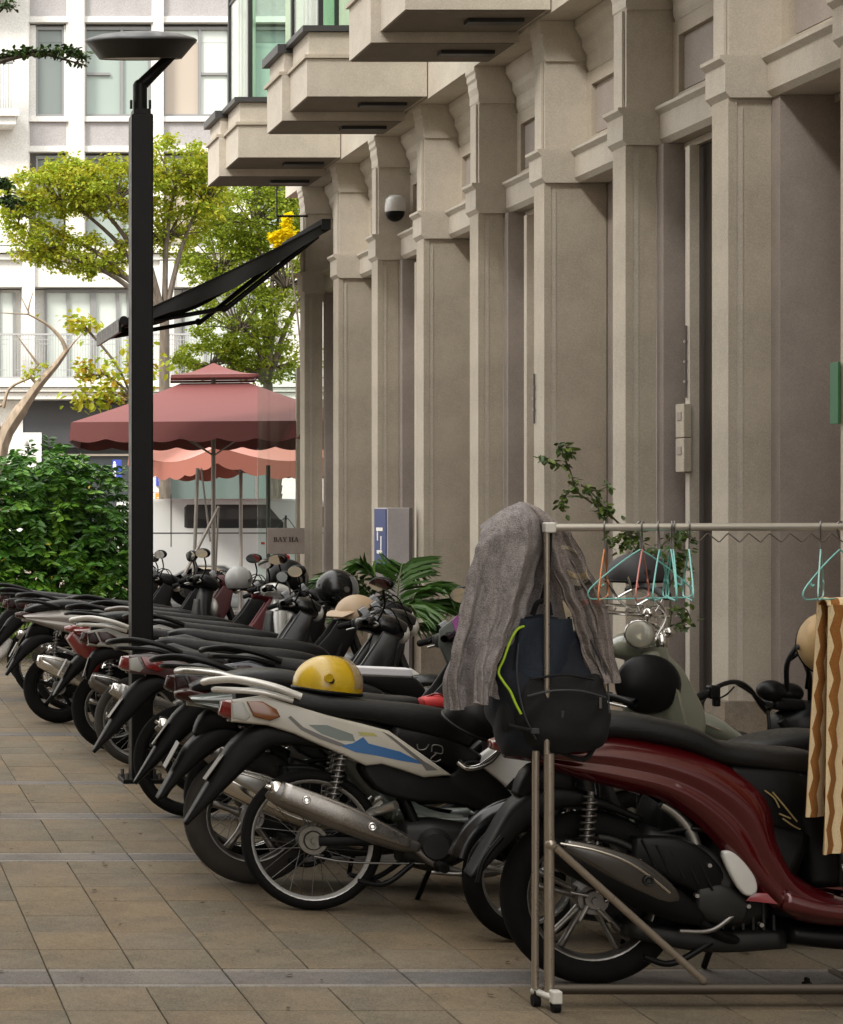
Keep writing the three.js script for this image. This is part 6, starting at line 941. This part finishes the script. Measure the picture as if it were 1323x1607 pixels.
// hangers
function hanger(label, px, yaw, col, hang = 0, tiltZ = 0) {
  const o = thing('clothes_hanger', label, 'hanger', [rx(px), ry(828), -RD], yaw, 'wire clothes hangers on the rack'); o.rotation.order = 'YXZ'; o.rotation.x = tiltZ;
  const m = std(col, 0.45), W = 0.20;
  part('hook', [tube([[0.012, -0.004, 0], [0.016, 0.012, 0], [0.003, 0.02, 0], [-0.014, 0.01, 0], [-0.012, -0.012, 0], [0, -0.035, 0], [0, -0.075, 0]], 0.0026, 6, 30)], M.steelDull, o);
  part('frame', [tube([[0, -0.07, 0], [-0.03, -0.085, 0], [-W * 0.6, -0.14, 0], [-W, -0.205, 0], [-W + 0.005, -0.222, 0], [-W * 0.6, -0.226, 0], [0, -0.227, 0], [W * 0.6, -0.226, 0], [W - 0.005, -0.222, 0], [W, -0.205, 0], [W * 0.6, -0.14, 0], [0.03, -0.085, 0], [0, -0.07, 0]], 0.0025, 7, 90), tube([[-W * 0.8, -0.17, 0], [-W * 0.78, -0.185, 0.002], [-W * 0.7, -0.18, 0]], 0.003, 5), tube([[W * 0.8, -0.17, 0], [W * 0.78, -0.185, 0.002], [W * 0.7, -0.18, 0]], 0.003, 5)], m, o);
  return o;
}
const teal = [0.20, 0.52, 0.48], org = [0.62, 0.22, 0.07], pink = [0.60, 0.20, 0.17];
hanger('orange wire hanger beside the striped edge of the blanket, leftmost', 949, 1.12, org, 0, 0.02);
hanger('teal wire hanger turned broadside next to the leftmost orange one', 1005, 0.30, teal);
hanger('coral pink wire hanger between two teal ones', 1008, 1.08, pink);
hanger('teal wire hanger slanting just right of the pink one', 1034, 1.05, teal, 0, -0.03);
hanger('first teal wire hanger of the close pair', 1054, 1.26, teal, 0, 0.03);
hanger('second teal wire hanger of the close pair', 1058, 1.24, [0.24, 0.58, 0.55], 0, 0.04);
hanger('single edge-on teal wire hanger at the right of the group', 1082, 1.23, [0.26, 0.60, 0.56], 0, 0.02);
hanger('teal wire hanger holding the striped towel at the right edge', 1318, 0.55, teal);
hanger('pale teal wire hanger hooked just left of the towel', 1288, 1.06, [0.30, 0.55, 0.50]);
{ // grey blanket thrown over the end of the rack
  const o = thing('blanket', 'heather grey woollen blanket thrown over the left end of the clothes rack', 'blanket', [0, 0, 0]); reseed(4);
  const m = std([0.44, 0.405, 0.40], 1, { map: tHeather, bumpMap: tHeather, bumpScale: 0.004, uv: 0.33 }), m2 = std([0.40, 0.35, 0.325], 1, { map: tHeather, bumpMap: tHeather, bumpScale: 0.004, uv: 0.33 });
  const lerpP = (tab, v) => { for (let i = 0; i < tab.length - 1; i++) if (v <= tab[i + 1][0]) { const t = (v - tab[i][0]) / (tab[i + 1][0] - tab[i][0]), s = t * t * (3 - 2 * t); return tab[i][1] + (tab[i + 1][1] - tab[i][1]) * s; } return tab[tab.length - 1][1]; };
  // two falls of one blanket, rounded over the bar at the top, hanging in soft folds (outlines by height from a survey in pixels)
  const over = (v) => { const t = Math.max(0, 1 - v / 0.13); return 0.10 * (1 - Math.sqrt(Math.max(0, 1 - t * t))); };
  const outL = [[0, 774], [0.05, 763], [0.13, 751], [0.3, 736], [0.5, 724], [0.7, 712], [0.85, 708], [1, 714]], inL = [[0, 846], [0.1, 858], [0.22, 862], [0.4, 849], [0.55, 836], [0.7, 818], [0.85, 800], [1, 790]];
  const fL = (u, v) => 0.06 * Math.sin(Math.PI * u) + 0.034 * Math.sin(u * 9.5 + v * 1.8 + 0.6) * (0.25 + 0.8 * v) + 0.016 * Math.sin(u * 21 - v * 2.5 + 1) * (0.15 + v) + 0.008 * Math.sin(v * 12 + u * 7) * v + 0.007 * Math.sin(u * 38 + v * 4) * v;
  part('left_fall', cloth((u, v) => { const x0 = lerpP(outL, v), x1 = lerpP(inL, v), x = x0 + (x1 - x0) * u, t = 787 + 40 * (1 - u) * (1 - u), y = t + (1104 + 12 * Math.sin(u * 5 + 1) - t) * v; return [rx(x), ry(y), -RD - 0.05 + fL(u, v) - over(v)]; }, 72, 90, 0.03), m, o);
  const inR = [[0, 838], [0.08, 850], [0.2, 862], [0.35, 872], [0.5, 890], [0.65, 908], [0.8, 922], [1, 955]], outR = [[0, 898], [0.06, 906], [0.14, 915], [0.3, 936], [0.45, 953], [0.6, 964], [0.8, 966], [1, 968]];
  const fR = (u, v) => 0.035 * Math.sin(Math.PI * u) + 0.026 * Math.sin(u * 9 + v * 1.6) * (0.3 + v) + 0.014 * Math.sin(u * 20 - v * 3) * (0.2 + v), tR = (u) => 787 + 46 * u * u;
  const atR = (u, v) => { const x = lerpP(inR, v) + (lerpP(outR, v) - lerpP(inR, v)) * u, t = tR(u); return [rx(x), ry(t + (1072 - t) * v), -RD - 0.06 + fR(u, v) - over(v)]; };
  part('right_fall', cloth(atR, 56, 70, 0.028), m2, o);
  part('back_fall', cloth((u, v) => [rx(792 + 88 * u + (u - 0.42) * 90 * v), ry(816 + 210 * v), -RD - 0.13 - 0.04 * v + 0.014 * Math.sin(u * 15 + v * 2)], 20, 14, 0.02), m, o);
  for (const [k, m3, a, b] of [[0, std([0.70, 0.56, 0.36], 1, { map: tHeather, uv: 0.33 }), 895, 905], [1, std([0.62, 0.56, 0.46], 1, { map: tHeather, uv: 0.33 }), 905, 914], [2, std([0.13, 0.115, 0.10], 1, { map: tHeather, uv: 0.33 }), 915, 923], [3, std([0.50, 0.28, 0.25], 1, { map: tHeather, uv: 0.33 }), 946, 953], [4, std([0.7, 0.62, 0.48], 1, { map: tHeather, uv: 0.33 }), 862, 868]]) {
    part('woven_stripe', cloth((u, v) => { const uu = 0.34 + 0.65 * u, y = a + (b - a) * v + 6 * Math.sin(u * 4 + k), t = tR(uu), p = atR(uu, (y - t) / (1072 - t)); return [p[0], p[1], p[2] + 0.003]; }, 24, 3, 0.002), m3, o);
  }
}
{ // backpack
  const o = thing('backpack', 'navy and black backpack with neon yellow piping hung behind the rack post', 'backpack', [rx(876), ry(1078), -RD - 0.13]);
  const navy = std([0.006, 0.011, 0.026], 0.75, { map: tGrain, bumpMap: tGrain, bumpScale: 0.0015, uv: 0.1 }), blk = std([0.0055, 0.0055, 0.006], 0.85, { map: tGrain, bumpMap: tGrain, bumpScale: 0.001, uv: 0.1 }), blue = std([0.009, 0.022, 0.045], 0.7, { map: tGrain, bumpMap: tGrain, bumpScale: 0.0015, uv: 0.08 }), neon = std([0.38, 0.58, 0.02], 0.5);
  const k = RD / 3000, X = (px) => (px - 876) * k, Y = (py) => (1078 - py) * k;
  part('bag', [rumple(loft([[X(872), Y(972), 0.03, 0.05], [X(870), Y(993), 0.07, 0.12], [X(872), Y(1040), 0.10, 0.172], [X(876), Y(1090), 0.115, 0.182], [X(880), Y(1140), 0.115, 0.178], [X(882), Y(1175), 0.10, 0.15], [X(884), Y(1188), 0.06, 0.09]], { e: 0.78, seg: 36, sub: 8 }), 0.006, 22)], navy, o);
  part('upper_panel', [cloth((u, v) => { const x = 812 + (u * 108) * (0.75 + 0.25 * v) + 12 * (1 - v), y = 972 + v * 92; return [X(x), Y(y), 0.088 + 0.03 * Math.sin(Math.PI * u) * (0.5 + 0.5 * v) + 0.006 * Math.sin(u * 9 + v * 4)]; }, 22, 16, 0.012)], blue, o);
  part('front_pocket', [rumple(loft([[X(888), Y(1062), 0.06, 0.12, 0.06], [X(890), Y(1100), 0.085, 0.152, 0.06], [X(890), Y(1150), 0.085, 0.15, 0.06], [X(888), Y(1182), 0.05, 0.10, 0.06]], { e: 0.6, seg: 34, sub: 9 }), 0.005, 28)], blk, o);
  part('side_pocket', [loft([[X(812), Y(1085), 0.04, 0.02, 0.02], [X(818), Y(1130), 0.06, 0.05, 0.03], [X(826), Y(1172), 0.04, 0.03, 0.03]], { e: 0.7 })], blk, o);
  part('piping', [tube([[X(836), Y(982), 0.09], [X(818), Y(988), 0.10], [X(805), Y(1005), 0.11], [X(792), Y(1035), 0.12], [X(784), Y(1056), 0.12], [X(790), Y(1070), 0.13], [X(800), Y(1085), 0.135], [X(808), Y(1105), 0.14], [X(816), Y(1120), 0.14]], 0.0042, 7, 60)], neon, o);
  const seam = std([0.035, 0.036, 0.04], 0.6);
  part('seam', tube([[X(818), Y(1010), 0.105], [X(812), Y(1060), 0.125], [X(822), Y(1120), 0.135], [X(840), Y(1160), 0.135]], 0.003, 6), seam, o); part('seam', tube([[X(935), Y(1005), 0.09], [X(955), Y(1060), 0.11], [X(958), Y(1120), 0.12]], 0.003, 6), seam, o);
  part('pocket_zip', tube([[X(826), Y(1092), 0.14], [X(860), Y(1083), 0.158], [X(905), Y(1083), 0.16], [X(948), Y(1094), 0.145]], 0.0038, 6), seam, o); part('zip_pull', box(0.008, 0.035, 0.004, X(938), Y(1102), 0.152, 0.001), M.steelDull, o);
  part('label_patch', box(0.05, 0.022, 0.003, X(890), Y(1120), 0.148, 0.001), seam, o);
  part('compression_strap', [tube([[X(806), Y(1140), 0.09], [X(815), Y(1142), 0.13], [X(835), Y(1146), 0.148]], 0.006, 6)], blk, o); part('buckle', box(0.026, 0.018, 0.012, X(836), Y(1146), 0.15, 0.003), seam, o);
  part('zip', [tube([[X(830), Y(1066), 0.135], [X(880), Y(1058), 0.155], [X(930), Y(1066), 0.14]], 0.004, 6)], blk, o);
  part('top_handle', [tube([[X(855), Y(968), 0.02], [X(862), Y(948), 0.03], [X(876), Y(946), 0.03], [X(884), Y(968), 0.02]], 0.009, 8)], blk, o);
  part('strap', [tube([[X(850), Y(975), -0.05], [X(820), Y(1040), -0.12], [X(826), Y(1165), -0.1]], 0.014, 8), tube([[X(900), Y(975), -0.05], [X(930), Y(1040), -0.12], [X(936), Y(1165), -0.1]], 0.014, 8), tube([[X(872), Y(950), 0.0], [X(868), Y(890), 0.09], [X(866), Y(834), 0.12]], 0.006, 6), tube([[X(895), Y(1186), 0.05], [X(930), Y(1196), 0.06], [X(948), Y(1178), 0.05]], 0.008, 6)], blk, o);
}
{ // striped towel
  const c = document.createElement('canvas'); c.width = 512; c.height = 1024; const g = c.getContext('2d');
  g.fillStyle = '#dcc59c'; g.fillRect(0, 0, 512, 1024);
  for (let s = -1; s < 5; s++) { g.fillStyle = '#8c5a26'; g.beginPath(); const x0 = s * 118 + 20; for (let y = 0; y <= 1024; y += 4) { const w = Math.asin(Math.sin(y / 1024 * Math.PI * 2 * 7.5)) / (Math.PI / 2); g.lineTo(x0 + 12 * w, y); } for (let y = 1024; y >= 0; y -= 4) { const w = Math.asin(Math.sin(y / 1024 * Math.PI * 2 * 7.5)) / (Math.PI / 2); g.lineTo(x0 + 56 + 12 * w, y); } g.fill(); }
  for (let i = 0; i < 26000; i++) { g.fillStyle = hash(i, 1) > 0.5 ? 'rgba(255,235,200,0.10)' : 'rgba(40,20,5,0.12)'; g.fillRect(hash(i, 2) * 512, hash(i, 3) * 1024, 2.5, 2.5); }
  const t = new THREE.CanvasTexture(c); t.colorSpace = THREE.SRGBColorSpace; t.wrapS = t.wrapT = THREE.RepeatWrapping;
  const m = std([1, 1, 1], 1, { map: t, bumpMap: tGrain, bumpScale: 0.002 }), o = thing('towel', 'beige towel with wavy brown stripes hanging at the right edge', 'towel', [0, 0, 0]);
  part('front_fold', cloth((u, v) => { const x = 1292 - 12 * v + u * 92, y = 948 + v * (1337 - 948); return [rx(x), ry(y), -RD + 0.03 + 0.018 * Math.sin(u * 9 + v) + 0.01 * Math.sin(u * 17 + v * 2) * v]; }, 40, 40, 0.008, [0.75, 1]), m, o);
  part('back_fold', cloth((u, v) => { const x = 1287 - 18 * v + u * 92, y = 950 + v * (1284 - 950); return [rx(x), ry(y), -RD - 0.03 + 0.015 * Math.sin(u * 8 + 1)]; }, 24, 24, 0.008, [0.75, 0.86]), m, o);
  part('top_fold', cloth((u, v) => { const a = Math.PI * v; return [rx(1290 + u * 92), ry(950) + 0.02 * Math.sin(a), -RD + 0.03 * Math.cos(a)]; }, 10, 10, 0.006, [0.75, 0.1]), m, o);
}
renderer.render(scene, camera);
